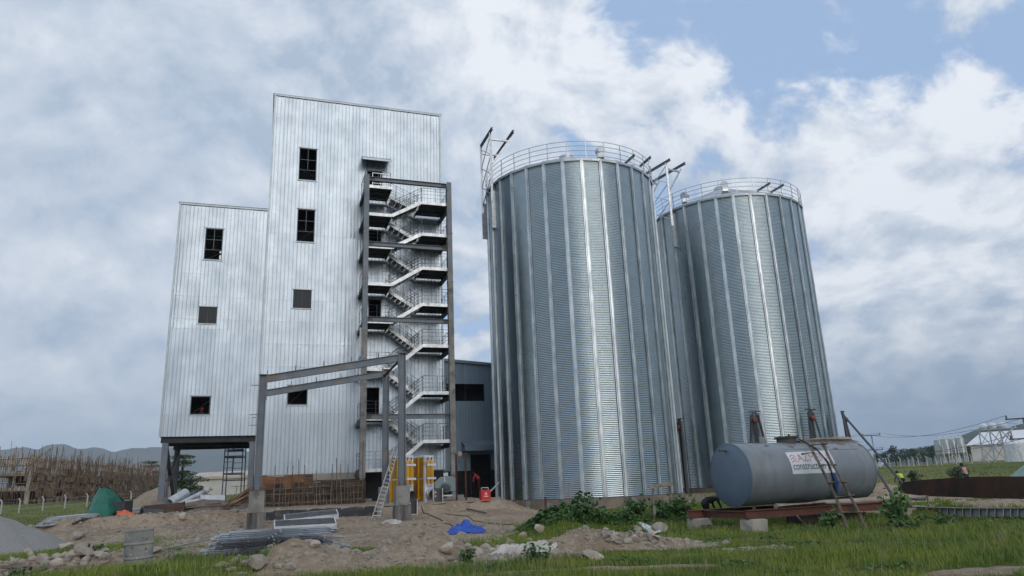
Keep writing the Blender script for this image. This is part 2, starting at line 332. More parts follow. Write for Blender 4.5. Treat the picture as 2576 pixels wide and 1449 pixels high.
# ---------------------------------------------------------------- ground
ELL = lambda x, y, cx, cy, rx, ry, an=0.0: np.sqrt((((x - cx) * math.cos(R_(an)) + (y - cy) * math.sin(R_(an))) / rx) ** 2 + ((-(x - cx) * math.sin(R_(an)) + (y - cy) * math.cos(R_(an))) / ry) ** 2)
def grass_mask(x, y):
    o = x * N3.x + y * N3.y; u = x * UX + y * UY; nn = .55 * fbm(x * .55, y * .55, 4) + .25 * vnoise(x * 3, y * 3)
    dirt = np.zeros_like(x)
    for e in ((-7.6, 31, 6.6, 11, 18), (-2.3, 17.7, 3.4, 2.2, 8), (-5, 16.2, 2.2, 1.8, 0), (-13.2, 19.2, 4.4, 4.0, 14), (-19, 36, 9, 6, 16), (-1.0, 40, 3.6, 9, -8), (4.9, 54, 8.2, 8.2, 0), (1.2, 45.2, 3.6, 2.4, 0),
              (1.25, 18.6, 1.8, .85, 8), (3.3, 18.5, 1.6, .55, 12), (.0, 17.2, 1.5, 1.0, 0), (19.6, 61.8, 9.5, 9.5, 0), (18.5, 41, 5, 4.5, 0), (20.5, 31.4, 6.5, 1.9, 12), (7.6, 11.6, 1.8, .55, 0), (1.4, 14.1, 2.0, .4, 0), (-12, 18.2, 3, .7, 10), (-30, 62, 5, 3, 0), (-26, 88, 6, 1.6, 0)):
        dirt = np.maximum(dirt, sm(1.25, .85, ELL(x, y, *e) + nn * .5))
    dirt = np.maximum(dirt, sm(-14, -10, u) * sm(13.6, 12.0, u) * sm(33, 36, o) * sm(75, 60, o))
    g = 1 - dirt
    for e in ((-8.2, 14.8, 2.9, 2.0, 0), (-5.4, 21.6, 1.5, 1.1, 10), (-6.6, 17.2, 1.5, 1.1, 20), (-15.5, 25.5, 4.5, 1.7, 18), (-12.5, 16.9, 1.0, .4, 0)):
        g = np.maximum(g, sm(1.2, .8, ELL(x, y, *e) + nn * .6))
    return np.clip(g, 0, 1)
ang = np.concatenate([np.linspace(-180, -48, 34)[:-1], np.linspace(-48, 48, 560), np.linspace(48, 180, 34)[1:-1]])
rad = np.concatenate([[.0, 3, 6, 9], np.geomspace(10.5, 60, 330), np.geomspace(61, 300, 70), np.geomspace(330, 3850, 20)])
A, Rr = np.meshgrid(np.radians(ang), rad); X = np.sin(A) * Rr; Y = np.cos(A) * Rr; Zg = gnd(X, Y); Zg = np.where(Rr > 320, 3.1, Zg)
na, nr = len(ang), len(rad)
idx = np.arange(nr * na).reshape(nr, na); nx = np.roll(idx, -1, 1)
fc = np.stack([idx[:-1], nx[:-1], nx[1:], idx[1:]], -1).reshape(-1, 4)[:, ::-1]
me = bpy.data.meshes.new('ground'); me.from_pydata(np.stack([X, Y, Zg], -1).reshape(-1, 3).tolist(), [], fc.tolist())
at = me.attributes.new('grass', 'FLOAT', 'POINT'); at.data.foreach_set('value', grass_mask(X.ravel(), Y.ravel()).astype('f'))
me.polygons.foreach_set('use_smooth', [True] * len(me.polygons))
def ground_material():
    m = bpy.data.materials.new('soil_and_grass'); m.use_nodes = True; t = NT(m.node_tree); t.n.clear()
    pos = t.add('ShaderNodeNewGeometry').outputs['Position']
    g = t.add('ShaderNodeAttribute', attribute_name='grass').outputs['Fac']
    n1 = t.noise(pos, .5, 6, .6); n2 = t.noise(pos, 5, 8, .65); n3 = t.noise(pos, .035, 6, .6)
    dirt = t.mix(t.ramp(n1, .35, .65), (.325, .24, .168, 1), (.44, .345, .25, 1))
    dirt = t.mix(t.ramp(n2, .45, .7), dirt, (.52, .425, .32, 1)); dirt = t.mix(t.ramp(t.noise(pos, 1.4, 6, .7), .58, .72), dirt, (.20, .155, .115, 1))
    gr = t.mix(t.ramp(n2, .3, .7), (.065, .10, .018, 1), (.135, .175, .03, 1)); gr = t.mix(t.ramp(n1, .5, .7), gr, (.13, .13, .045, 1))
    fld = t.mix(t.ramp(n3, .35, .62), (.12, .15, .038, 1), (.20, .195, .065, 1))
    dist = t.vmath('LENGTH', pos); far = t.ramp(dist, 45, 80)
    gr = t.mix(far, gr, fld)
    ge = t.ramp(t.math('ADD', g, t.math('MULTIPLY', t.math('SUBTRACT', n2, .5), .5)), .35, .65)
    cc = t.mix(ge, dirt, gr)
    bs = t.add('ShaderNodeBsdfPrincipled', i_Roughness=.95); t.put(cc, bs.inputs['Base Color']); bs.inputs['Specular IOR Level'].default_value = .15
    h = t.math('ADD', t.noise(pos, 9, 8, .7), t.math('MULTIPLY', t.noise(pos, 38, 4, .6), .4))
    t.put(t.add('ShaderNodeBump', i_Strength=1.0, i_Distance=.10, i_Height=h), bs.inputs['Normal'])
    t.l.new(bs.outputs[0], t.add('ShaderNodeOutputMaterial').inputs[0]); return m
me.materials.append(ground_material()); ground = bpy.data.objects.new('ground', me); col.objects.link(ground); ground['kind'] = 'structure'

# ---------------------------------------------------------------- far mountains
M_['mount'] = pm('far_mountain_slope', (.11, .125, .10), (.15, .155, .12), .004, .95, 0, 0)
M_['hill'] = pm('wooded_hill_slope', (.035, .055, .03), (.06, .08, .035), .02, .95, 0, 0)
def ridge(name, prof, dist, depth, mat, rough):
    xs = [p[0] for p in prof]; ys = [p[1] for p in prof]; xx = np.linspace(xs[0], xs[-1], 220); yy = np.interp(xx, xs, ys)
    rows = 9; vs = []; fs = []
    for i, (x, y) in enumerate(zip(xx, yy)):
        top = D(x, y, dist); h = max(top.z - 3, 2) + rough * float(fbm(np.array(x * .06), np.array(dist * .01), 4)); dr = Vector((top.x, top.y, 0)).normalized()
        for k in range(rows):
            f = k / (rows - 1) * 1.5 - 1                      # -1 foot ... 0 crest ... .5 behind
            hh = h * (1 - abs(f)) ** 1.1 + (rough * 2.0 * float(fbm(np.array(x * .03 + k * .4), np.array(k * .9), 3)) * (1 - abs(f)) if 0 < k and abs(f) > .01 else 0)
            p = dr * (dist + f * depth); vs.append((p.x, p.y, 1.5 + hh * (1 if k else 0)))
    for i in range(len(xx) - 1):
        for k in range(rows - 1): a = i * rows + k; fs.append((a, a + rows, a + rows + 1, a + 1))
    m = bpy.data.meshes.new(name); m.from_pydata(vs, [], fs); m.materials.append(mat); m.polygons.foreach_set('use_smooth', [True] * len(fs))
    o = bpy.data.objects.new(name, m); col.objects.link(o); o['kind'] = 'structure'; return o
ridge('mountain', [(-900, 1215), (-500, 1160), (-200, 1140), (0, 1122), (60, 1117), (95, 1120), (118, 1112), (160, 1107), (195, 1121), (240, 1117), (262, 1118), (284, 1128), (330, 1119), (390, 1117), (450, 1117), (520, 1119), (580, 1124), (640, 1128), (760, 1150), (950, 1170), (1200, 1200), (1450, 1208)], 3200, 850, M_['mount'], 4)
ridge('hill', [(2060, 1178), (2200, 1176), (2290, 1126), (2340, 1119), (2390, 1098), (2440, 1078), (2480, 1067), (2540, 1068), (2640, 1062), (2760, 1080), (2950, 1120), (3300, 1165)], 1150, 380, M_['hill'], 3)

# ---------------------------------------------------------------- the mill: tower, side block, low annex
def cladding_material(name, c1, c2, rough, metal, dent):
    m = bpy.data.materials.new(name); m.use_nodes = True; t = NT(m.node_tree); t.n.clear()
    pos = t.add('ShaderNodeNewGeometry').outputs['Position']
    n = t.noise(t.vmath('MULTIPLY', pos, (1, 1, .25)), 1.1, 5, .6)
    cc = t.mix(t.ramp(n, .35, .65), c1 + (1,), c2 + (1,))
    rnd = t.add('ShaderNodeObjectInfo').outputs['Random']; cc = t.mix(1.0, cc, t.add('ShaderNodeCombineColor', i_0=t.ramp(rnd, 0, 1, .93, 1.04, False), i_1=t.ramp(rnd, 0, 1, .94, 1.03, False), i_2=t.ramp(rnd, 0, 1, .95, 1.02, False)).outputs[0], 'MULTIPLY')
    sx = t.add('ShaderNodeSeparateXYZ', i_0=pos); g = t.math('ABSOLUTE', t.math('SUBTRACT', t.math('FRACT', t.math('DIVIDE', sx.outputs[2], 1.55)), .5))
    girt = t.ramp(g, 0.0, .07, 1.0, 0.0)
    hgt = t.math('ADD', t.math('MULTIPLY', t.noise(t.vmath('MULTIPLY', pos, (1, 1, .38)), 2.3, 3, .5), 1.0), t.math('MULTIPLY', t.math('MULTIPLY', girt, t.noise(pos, 5.5, 2, .5)), .5))
    bs = t.add('ShaderNodeBsdfPrincipled'); t.put(cc, bs.inputs['Base Color']); bs.inputs['Metallic'].default_value = metal
    t.put(t.ramp(t.noise(pos, .8, 4, .6), .3, .7, rough - .06, rough + .08, False), bs.inputs['Roughness'])
    t.put(t.add('ShaderNodeBump', i_Strength=dent, i_Distance=.05, i_Height=hgt), bs.inputs['Normal'])
    t.l.new(bs.outputs[0], t.add('ShaderNodeOutputMaterial').inputs[0]); return m
M_['clad'] = cladding_material('aluzinc_cladding', (.375, .42, .465), (.335, .38, .425), .31, .92, .20)
M_['cladlow'] = cladding_material('pale_aluzinc_cladding', (.395, .45, .51), (.36, .415, .475), .34, .80, .12)
M_['trim'] = pm('folded_flashing', (.36, .39, .42), (.30, .33, .355), 2, .42, .85)
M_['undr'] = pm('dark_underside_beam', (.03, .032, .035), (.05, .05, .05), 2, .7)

def clad_sheet(parent, u0, u1, z0, z1, o, holes, mat, pitch, du=1, name='cladding_sheet', hgt=.03, seed=0):
    for h in holes:
        if h[0] <= u0 + .02 and h[1] >= u1 - .02 and z0 < h[2] and h[3] < z1:
            clad_sheet(parent, u0, u1, z0, h[2] - .002, o, holes, mat, pitch, du, name, hgt, seed); return clad_sheet(parent, u0, u1, h[3] + .002, z1, o, holes, mat, pitch, du, name, hgt, seed + 1)
    # one ribbed sheet: flat pans and trapezoid ribs, cut round the window openings
    n = max(1, round((u1 - u0) / pitch)); p = (u1 - u0) / n; pts = []
    for k in range(n): b = u0 + k * p; pts += [(b, 0.0), (b + p * .36, -.002), (b + p * .80, 0.0), (b + p * .84, hgt), (b + p * .945, hgt), (b + p * .985, 0.0)]
    pts.append((u1, 0.0)); hs = [h for h in holes if h[0] < u1 and h[1] > u0 and h[2] < z1 and h[3] > z0]
    cuts = sorted({e for h in hs for e in (h[0], h[1]) if u0 < e < u1})
    for c in cuts:
        for i in range(len(pts) - 1):
            if pts[i][0] < c < pts[i + 1][0] - 1e-6 and abs(pts[i][0] - c) > 1e-6:
                f = (c - pts[i][0]) / (pts[i + 1][0] - pts[i][0]); pts.insert(i + 1, (c, pts[i][1] + f * (pts[i + 1][1] - pts[i][1]))); break
    zs = sorted({z0, z1} | {e for h in hs for e in (h[2], h[3]) if z0 < e < z1} | {z0 + (z1 - z0) * k / max(1, round((z1 - z0) / 1.55)) for k in range(1, max(1, round((z1 - z0) / 1.55)))})
    mb = MB(); rr = random.Random(seed); jit = .0006 if mat.name.startswith('pale') else .0016; wob = [rr.uniform(-.004, .004) for _ in zs]
    g = {}
    for i, (u, d) in enumerate(pts):
        for j, z in enumerate(zs): g[i, j] = len(mb.v); mb.v.append(W(u, o - d - (wob[j] + rr.uniform(-jit, jit)), z))
    for i in range(len(pts) - 1):
        for j in range(len(zs) - 1):
            uc = (pts[i][0] + pts[i + 1][0]) / 2; zc = (zs[j] + zs[j + 1]) / 2
            if any(h[0] < uc < h[1] and h[2] < zc < h[3] for h in hs): continue
            mb.f.append((g[i, j], g[i + 1, j], g[i + 1, j + 1], g[i, j + 1]))
    used = sorted({i for q in mb.f for i in q}); ren = {a: i for i, a in enumerate(used)}; mb.v = [mb.v[a] for a in used]; mb.f = [tuple(ren[a] for a in q) for q in mb.f]
    return mb.build(name, mat, parent, 25)

def window_at(parent, u0, u1, z0, z1, o, kind):
    fm = M_['steel' if kind != 'glazed' else 'darksteel']; t = .05
    f = MB().fbox(u0, u0 + t, o - .03, o + .05, z0, z1).fbox(u1 - t, u1, o - .03, o + .05, z0, z1).fbox(u0 + t, u1 - t, o - .03, o + .05, z0, z0 + t).fbox(u0 + t, u1 - t, o - .03, o + .05, z1 - t, z1).build('window', fm, parent)
    MB().fbox(u0 - .06, u1 + .06, o - .075, o - .035, z0 - .07, z0 - .002).build('sill', M_['trim'], f)
    MB().fbox(u0 - .06, u1 + .06, o - .075, o - .035, z1 + .002, z1 + .06).build('head_flashing', M_['trim'], f)
    um = (u0 + u1) / 2; h = z1 - z0
    if kind == 'tall':
        MB().fbox(um - .015, um + .015, o, o + .04, z0 + h * .32, z1 - t).build('mullion', M_['steel'], f)
        for a in (.32, .645): MB().fbox(u0 + t, u1 - t, o + .002, o + .038, z0 + h * a - .014, z0 + h * a + .014).build('transom', M_['steel'], f)
    if kind == 'glazed':
        MB().fbox(um - .03, um + .03, o - .01, o + .04, z0 + t, z1 - t).build('mullion', fm, f)
        for a, b in ((u0 + t, um - .03), (um + .03, u1 - t)): MB().fbox(a, b, o + .012, o + .024, z0 + t, z1 - t).build('pane', M_['glass'], f)
    return f
T_WIN = [(1.37, 2.62, 23.66, 26.18, 'tall'), (1.42, 2.64, 18.95, 21.41, 'tall'), (1.37, 2.59, 14.11, 15.43, 'glazed'), (1.27, 2.57, 7.50, 8.80, 'open')]
T_DOOR = [(6.25, 7.40, 22.65, 24.95), (6.45, 7.37, 18.1, 20.2), (6.50, 7.40, 12.85, 14.97), (6.43, 7.34, 6.4, 8.69)]
L_WIN = [(-4.50, -3.37, 17.25, 19.48, 'tall'), (-4.53, -3.42, 12.84, 13.97, 'glazed'), (-4.60, -3.42, 6.90, 8.08, 'open')]
FO = 50.0
tower = thing('mill_tower', W(5.7, FO, 1.0), 'tall silver ribbed metal mill tower behind the zigzag stair', 'tower')
holes = [h[:4] for h in T_WIN] + T_DOOR
TU0, TU1, TTOP, TBOT = -.54, 11.9, 30.26, 3.05
ns = 12; wd = (TU1 - TU0) / ns
for ti, (z0, z1, mt) in enumerate(((TBOT, 10.15, 'cladlow'), (10.07, 19.55, 'clad'), (19.47, TTOP, 'clad'))):
    for k in range(ns): clad_sheet(tower, TU0 + k * wd, TU0 + (k + 1) * wd - .004, z0, z1, FO - ti * .012, holes, M_[mt], .2593, seed=k * 7 + ti)
for h in T_WIN: window_at(tower, h[0], h[1], h[2], h[3], FO, h[4])
for h in T_DOOR: MB().fbox(h[0], h[0] + .06, FO - .04, FO + .06, h[2], h[3]).fbox(h[1] - .06, h[1], FO - .04, FO + .06, h[2], h[3]).fbox(h[0] + .06, h[1] - .06, FO - .04, FO + .06, h[3] - .06, h[3]).build('door_frame', M_['darksteel'], tower)
b = MB(); TD = 64.0                                           # side, back and roof sheets close the tower
b.fbox(TU0 + .01, TU0 + .05, FO + .06, TD, TBOT, TTOP).fbox(TU1 - .05, TU1 - .01, FO + .06, TD, TBOT, TTOP).fbox(TU0 + .05, TU1 - .05, TD - .06, TD, TBOT, TTOP); b.build('side_wall', M_['clad'], tower)
b = MB(); k0 = len(b.v)
b.quad(W(TU0 - .1, FO - .12, TTOP + .04), W(TU1 + .1, FO - .12, TTOP + .04), W(TU1 + .1, TD, TTOP + .6), W(TU0 - .1, TD, TTOP + .6)); b.build('roof', M_['trim'], tower)
MB().fbox(TU0 - .04, TU1 + .04, FO - .10, FO - .055, TTOP - .10, TTOP + .03).build('top_flashing', M_['trim'], tower)
for uu in (TU0 - .02, TU1 - .10): MB().fbox(uu, uu + .12, FO - .085, FO - .058, TBOT, TTOP - .11).build('corner_flashing', M_['trim'], tower)
MB().fbox(TU0 + .3, TU1 - .3, FO + 2.6, FO + 2.7, 1.2, TTOP - .3).build('painted_dark_backing', M_['dark'], tower)  # sheet added behind the windows, interior darkness put into its colour
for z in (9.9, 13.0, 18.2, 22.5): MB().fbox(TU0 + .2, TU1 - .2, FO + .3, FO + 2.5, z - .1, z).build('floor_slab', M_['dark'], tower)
for a, c in (((1.1, 24.9), (3.0, 23.8)), ((1.2, 18.7), (2.9, 20.3)), ((1.1, 7.3), (2.8, 9.0))): MB().tube([W(a[0], FO + .45, a[1]), W(c[0], FO + .45, c[1])], .09, 10).build('brace', M_['steel'], tower, 40)
# canopy over the top door
cp_ = MB(); n = 9
for k in range(n):
    for uu, dz_ in ((0, 0), (.6, 0), (.75, .04), (.9, .04)): cp_.v += [W(5.85 + (k + uu) * 2.1 / n, FO - .04, 26.02 + dz_), W(5.78 + (k + uu) * 2.16 / n, FO - 1.1, 25.42 + dz_)]
for i in range(n * 4 - 1): cp_.f.append((2 * i, 2 * i + 1, 2 * i + 3, 2 * i + 2))
canopy = cp_.build('door_canopy', M_['clad'], tower); MB().fbox(5.78, 7.94, FO - 1.12, FO - 1.08, 25.28, 25.44).build('fascia', M_['trim'], canopy)
# plinth under the cladding
MB().fbox(TU0 + .1, TU1 - .1, FO + .05, FO + .45, .6, TBOT + .05).build('plinth', M_['conccol'], tower)
MB().fbox(TU0, 6.2, FO - .10, FO + .045, 2.62, TBOT).build('ground_beam', M_['concpale'], tower)
# side block on posts
LU0, LU1, LTOP, LBOT = -6.24, -.56, 21.16, 5.56
block = thing('mill_side_block', W(-3.4, FO, 1.0), 'lower silver ribbed metal block raised on steel posts', 'building')
ns = 6; wd = (LU1 - LU0) / ns
for ti, (z0, z1, mt) in enumerate(((LBOT, 12.55, 'cladlow'), (12.47, LTOP, 'clad'))):
    for k in range(ns): clad_sheet(block, LU0 + k * wd, LU0 + (k + 1) * wd - .004, z0, z1, FO + .03 - ti * .012, [h[:4] for h in L_WIN], M_[mt], .237, seed=100 + k * 5 + ti)
for h in L_WIN: window_at(block, h[0], h[1], h[2], h[3], FO + .03, h[4])
LD = 57.5; b = MB()
b.fbox(LU0 + .01, LU0 + .05, FO + .1, LD, LBOT, LTOP).fbox(LU0 + .05, LU1, LD - .05, LD, LBOT, 19.55).fbox(LU0 + .05, -4.05, LD - .05, LD, 19.55, 20.3).fbox(-3.2, LU1, LD - .05, LD, 19.55, 20.3).fbox(LU0 + .05, LU1, LD - .05, LD, 20.3, LTOP + .34); b.build('side_wall', M_['clad'], block)
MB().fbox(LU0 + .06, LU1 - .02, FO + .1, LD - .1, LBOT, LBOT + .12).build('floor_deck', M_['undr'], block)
MB().quad(W(LU0 - .08, FO - .1, LTOP + .04), W(LU1, FO - .1, LTOP + .04), W(LU1, LD, LTOP + .35), W(LU0 - .08, LD, LTOP + .35)).build('roof', M_['trim'], block)
MB().fbox(LU0 - .03, LU1, FO - .06, FO - .03, LTOP - .10, LTOP + .03).build('top_flashing', M_['trim'], block)
MB().fbox(LU0 - .02, LU0 + .10, FO - .05, FO - .02, LBOT, LTOP - .11).build('corner_flashing', M_['trim'], block)
MB().fbox(LU0 + .2, LU1 - .2, FO + 2.4, FO + 2.5, LBOT + .2, 17.0).build('painted_dark_backing', M_['dark'], block)
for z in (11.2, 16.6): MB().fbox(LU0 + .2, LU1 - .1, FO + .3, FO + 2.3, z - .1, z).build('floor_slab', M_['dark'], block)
for a, c in (((-4.8, 17.1), (-3.0, 18.1)), ((-4.8, 6.7), (-3.2, 8.1))): MB().tube([W(a[0], FO + .45, a[1]), W(c[0], FO + .45, c[1])], .10, 10).build('brace', M_['steel'], block, 40)
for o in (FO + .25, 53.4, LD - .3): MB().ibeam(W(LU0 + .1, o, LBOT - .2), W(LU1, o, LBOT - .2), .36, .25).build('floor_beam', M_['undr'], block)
for u, o in ((-5.85, FO + .25), (-5.85, LD - .3), (-.75, FO + .25), (-.75, LD - .3)):
    MB().ibeam(W(u, o, 1.7), W(u, o, LBOT - .38), .42, .34, .03, N3).build('post', M_['steel' if o < 52 else 'darksteel'], block)
MB().bar(W(-5.85, FO + .3, 5.1), W(-5.75, LD - .5, 1.6), .22, .22).build('brace', M_['darksteel'], block)
MB().bar(W(-5.85, FO + .5, 1.8), W(-5.75, LD - .5, 5.0), .22, .22).build('brace', M_['darksteel'], block)
for u, o in ((-5.85, FO + .25), (-5.85, LD - .3), (-.75, LD - .3)):
    MB().fbox(u - .48, u + .48, o - .45, o + .45, .5, 1.70).solo('concrete_pedestal', M_['conccol'], {0: 'square concrete footing under the front post of the raised side block', 1: 'rear concrete footing beneath the raised side block', 2: 'inner rear footing beneath the raised side block'}[0 if o < 52 else (1 if u < -3 else 2)], 'pedestal', 'column footings')
# low annex to the right, its bluish shade put into the cladding colour
AO, AU0, AU1 = 58.0, 12.0, 22.5
annex = thing('mill_annex', W(16, AO, 1.0), 'low metal shed in bluish shade between stair and silo', 'building')
aw = [(14.0, 17.27, 8.72, 10.14)]; ad = (15.98, 17.6, 1.2, 4.33)
for k in range(10):
    u0 = AU0 + k * 1.05; zt = 12.25 - (u0 - AU0) * .075
    clad_sheet(annex, u0, u0 + 1.046, 3.1 if not (15.2 < u0 + .5 < 18.2) else 3.1, zt, AO, aw + [ad], M_['shadewall'], .2625, seed=300 + k)
MB().quad(W(AU0, AO - .25, 12.36), W(AU1, AO - .25, 11.57), W(AU1, AO + 9, 11.9), W(AU0, AO + 9, 12.7)).build('roof', M_['trim'], annex)
MB().bar(W(AU0, AO - .24, 12.24), W(AU1, AO - .24, 11.45), .05, .22).build('gutter', M_['shadewall'], annex)
f = MB().fbox(14.0, 14.06, AO - .03, AO + .05, 8.72, 10.14).fbox(17.21, 17.27, AO - .03, AO + .05, 8.72, 10.14).fbox(15.6, 15.64, AO, AO + .04, 8.78, 10.08).build('window', M_['darksteel'], annex)
MB().fbox(12.2, 22, AO + 2.0, AO + 2.1, .8, 11).build('painted_dark_backing', M_['dark'], annex)
MB().fbox(12.2, 15.9, AO + .1, AO + .4, .6, 3.1).fbox(17.65, 22, AO + .1, AO + .4, .6, 3.1).build('painted_dark_base', M_['dark'], annex)  # near-black wall, the shade below the cladding put into its colour
cp_ = MB(); n = 12
for k in range(n):
    for uu, dz_ in ((0, 0), (.55, 0), (.7, .04), (.9, .04)): cp_.v += [W(15.2 + (k + uu) * 3.0 / n, AO - .03, 5.45 + dz_), W(15.2 + (k + uu) * 3.0 / n, AO - 1.1, 5.0 + dz_)]
for i in range(n * 4 - 1): cp_.f.append((2 * i, 2 * i + 1, 2 * i + 3, 2 * i + 2))
canopy = cp_.build('door_canopy', M_['shadewall'], annex); MB().fbox(15.2, 18.2, AO - 1.14, AO - 1.10, 4.62, 5.0).fbox(15.2, 15.24, AO - 1.10, AO, 4.62, 5.0).build('fascia', M_['shadewall'], canopy)
MB().fbox(15.9, 15.98, AO - .02, AO + .1, 1.2, 4.41).fbox(17.6, 17.68, AO - .02, AO + .1, 1.2, 4.41).fbox(15.98, 17.6, AO - .02, AO + .1, 4.33, 4.41).build('door_frame', M_['darksteel'], annex)

# ---------------------------------------------------------------- stair tower in front of the mill
stair = thing('stair_tower', W(8.8, 47, 1.2), 'zigzag galvanised steel fire stair between two tall grey columns', 'staircase')
SO0, SO1 = 47.0, 49.7; CU0, CU1 = 5.88, 11.74
MB().ibeam(W(CU0, SO0, 12.0), W(CU0, SO0, 23.15), .36, .34, .03, N3).build('column', M_['steel'], stair)
MB().fbox(CU0 - .18, CU0 + .18, SO0 - .18, SO0 + .18, 2.6, 12.0).build('encased_column', M_['conccol'], stair)
MB().ibeam(W(CU1, SO0, 16.5), W(CU1, SO0, 23.15), .36, .34, .03, N3).build('column', M_['steel'], stair)
MB().fbox(CU1 - .18, CU1 + .18, SO0 - .18, SO0 + .18, 2.6, 16.5).build('encased_column', M_['conccol'], stair)
for cu in (CU0, CU1):
    for k in range(8): rod('rebar', W(cu - .16 + .045 * k, SO0 - .17 + .1 * (k % 3), 1.2), W(cu - .17 + .048 * k, SO0 - .17 + .1 * (k % 3), 2.72), .012, M_['rust'], stair)
    MB().fbox(cu - .12, cu + .12, SO0 - .12, SO0 + .12, 1.3, 2.6).build('column_foot', M_['conccol'], stair)
    for k in range(3): MB().fbox(cu - .2, cu + .2, SO0 - .2, SO0 + .2, 12 + 3.6 * k, 12.08 + 3.6 * k).build('splice_plate', M_['steel'], stair)
for z in (22.9, 18.1, 12.82, 6.40):
    bm_ = MB().ibeam(W(CU0 + .18, SO0, z), W(CU1 - .18, SO0, z), .30, .24, .025).build('beam', M_['steel'], stair)
    for uu in (CU0 + .36, CU1 - .36): MB().fbox(uu - .17, uu + .17, SO0 - .03, SO0 - .016, z - .13, z + .13).build('splice_plate', M_['darksteel'], bm_)
LZ = [3.15, 6.35, 9.55, 12.75, 15.36, 18.02, 20.38, 22.45]; RZ = [4.86, 8.02, 11.2, 14.07, 16.67, 19.17, 21.55]
LL, LR = 7.66, 9.74
def railing(pts, parent, hgt=1.05, every=1.0):
    mb = MB(); pts = [Vector(p) for p in pts]
    for f in (.28, .55, .80, 1.0): mb.tube([p + Z3 * (hgt * f) for p in pts], .022 if f == 1 else .014, 6)
    for a, c in zip(pts, pts[1:]):
        n = max(1, round((c - a).length / every))
        for k in range(n + 1): p = a.lerp(c, k / n); mb.tube([p, p + Z3 * hgt], .022, 6)
    return mb.build('railing', M_['galvbar'], parent, 50)
def landing(u0, u1, z, side):
    d = MB().fbox(u0, u1, SO0 + .06, SO1, z - .05, z).build('landing', M_['darksteel'], stair)
    MB().fbox(u0, u1, SO0 + .0, SO0 + .055, z - .20, z + .02).build('edge_channel', M_['galvwhite'], d)
    for uu in (u0 + .03, u1 - .03): MB().fbox(uu - .03, uu + .03, SO0 + .06, SO1, z - .20, z - .052).build('edge_beam', M_['darksteel'], d)
    for f in (.35, .68): MB().fbox(u0 + .08, u1 - .08, SO0 + .06 + f * 2.5, SO0 + .12 + f * 2.5, z - .16, z - .052).build('joist', M_['darksteel'], d)
    if side < 0:
        MB().fbox(CU0 - .14, CU0 + .10, SO0 + .19, SO1 + .2, z - .42, z - .21).build('bracket_beam', M_['darksteel'], stair)
        railing([W(u1 - .1, SO0 + .03, z), W(u0 + .02, SO0 + .03, z), W(u0 + .02, SO1 - .3, z)], d)
    else:
        MB().fbox(CU1 - .12, CU1 + .12, SO0 + .19, SO1 + .2, z - .42, z - .21).build('bracket_beam', M_['darksteel'], stair)
        railing([W(u0 + .05, SO0 + .03, z), W(u1 - .05, SO0 + .03, z), W(u1 - .05, SO1 - .1, z)], d)
for z in LZ: landing(CU0 - .1 if z != LZ[-1] else CU0 - .1, LL, z, -1)
for z in RZ: landing(LR, CU1 + .05, z, 1)
def flight(za, zb, ua, ub, o0, o1, front):
    f = MB().bar(W(ua, o0, za - .09), W(ub, o0, zb - .09), .05, .24).build('stair_flight', M_['galvwhite'], stair)
    MB().bar(W(ua, o1, za - .09), W(ub, o1, zb - .09), .05, .24).build('stringer', M_['galvwhite'], f)
    n = max(3, round((zb - za) / .19))
    for k in range(1, n):
        q = k / n; u = ua + (ub - ua) * q; z = za + (zb - za) * q; w_ = abs(ub - ua) / n
        slab('tread', W(u, (o0 + o1) / 2, z - .02), w_ * 1.05, o1 - o0 - .06, .04, (U3, N3, Z3), M_['grid'], f)
    railing([W(ua, o0, za + .03), W(ub, o0, zb + .03)], f, .98, .55); railing([W(ua, o1, za + .03), W(ub, o1, zb + .03)], f, .98, .7)
for i, rz in enumerate(RZ):
    flight(LZ[i], rz, LL, LR, SO0 + .03, SO0 + 1.15, True); flight(rz, LZ[i + 1], LR, LL, SO1 - 1.15, SO1 - .03, False)
# top door guard cage and the pipe-wrapped banner hanging at the column
MB().fbox(6.5, 6.54, SO1 - .9, SO1 - .86, 22.5, 24.2).fbox(7.7, 7.74, SO1 - .9, SO1 - .86, 22.5, 24.4).fbox(6.5, 7.74, SO1 - .9, SO1 - .86, 24.2, 24.24).fbox(6.5, 7.74, SO1 - .9, SO1 - .86, 23.4, 23.44).fbox(7.1, 7.13, SO1 - .9, SO1 - .86, 22.5, 24.2).build('door_guard', M_['galvbar'], stair)
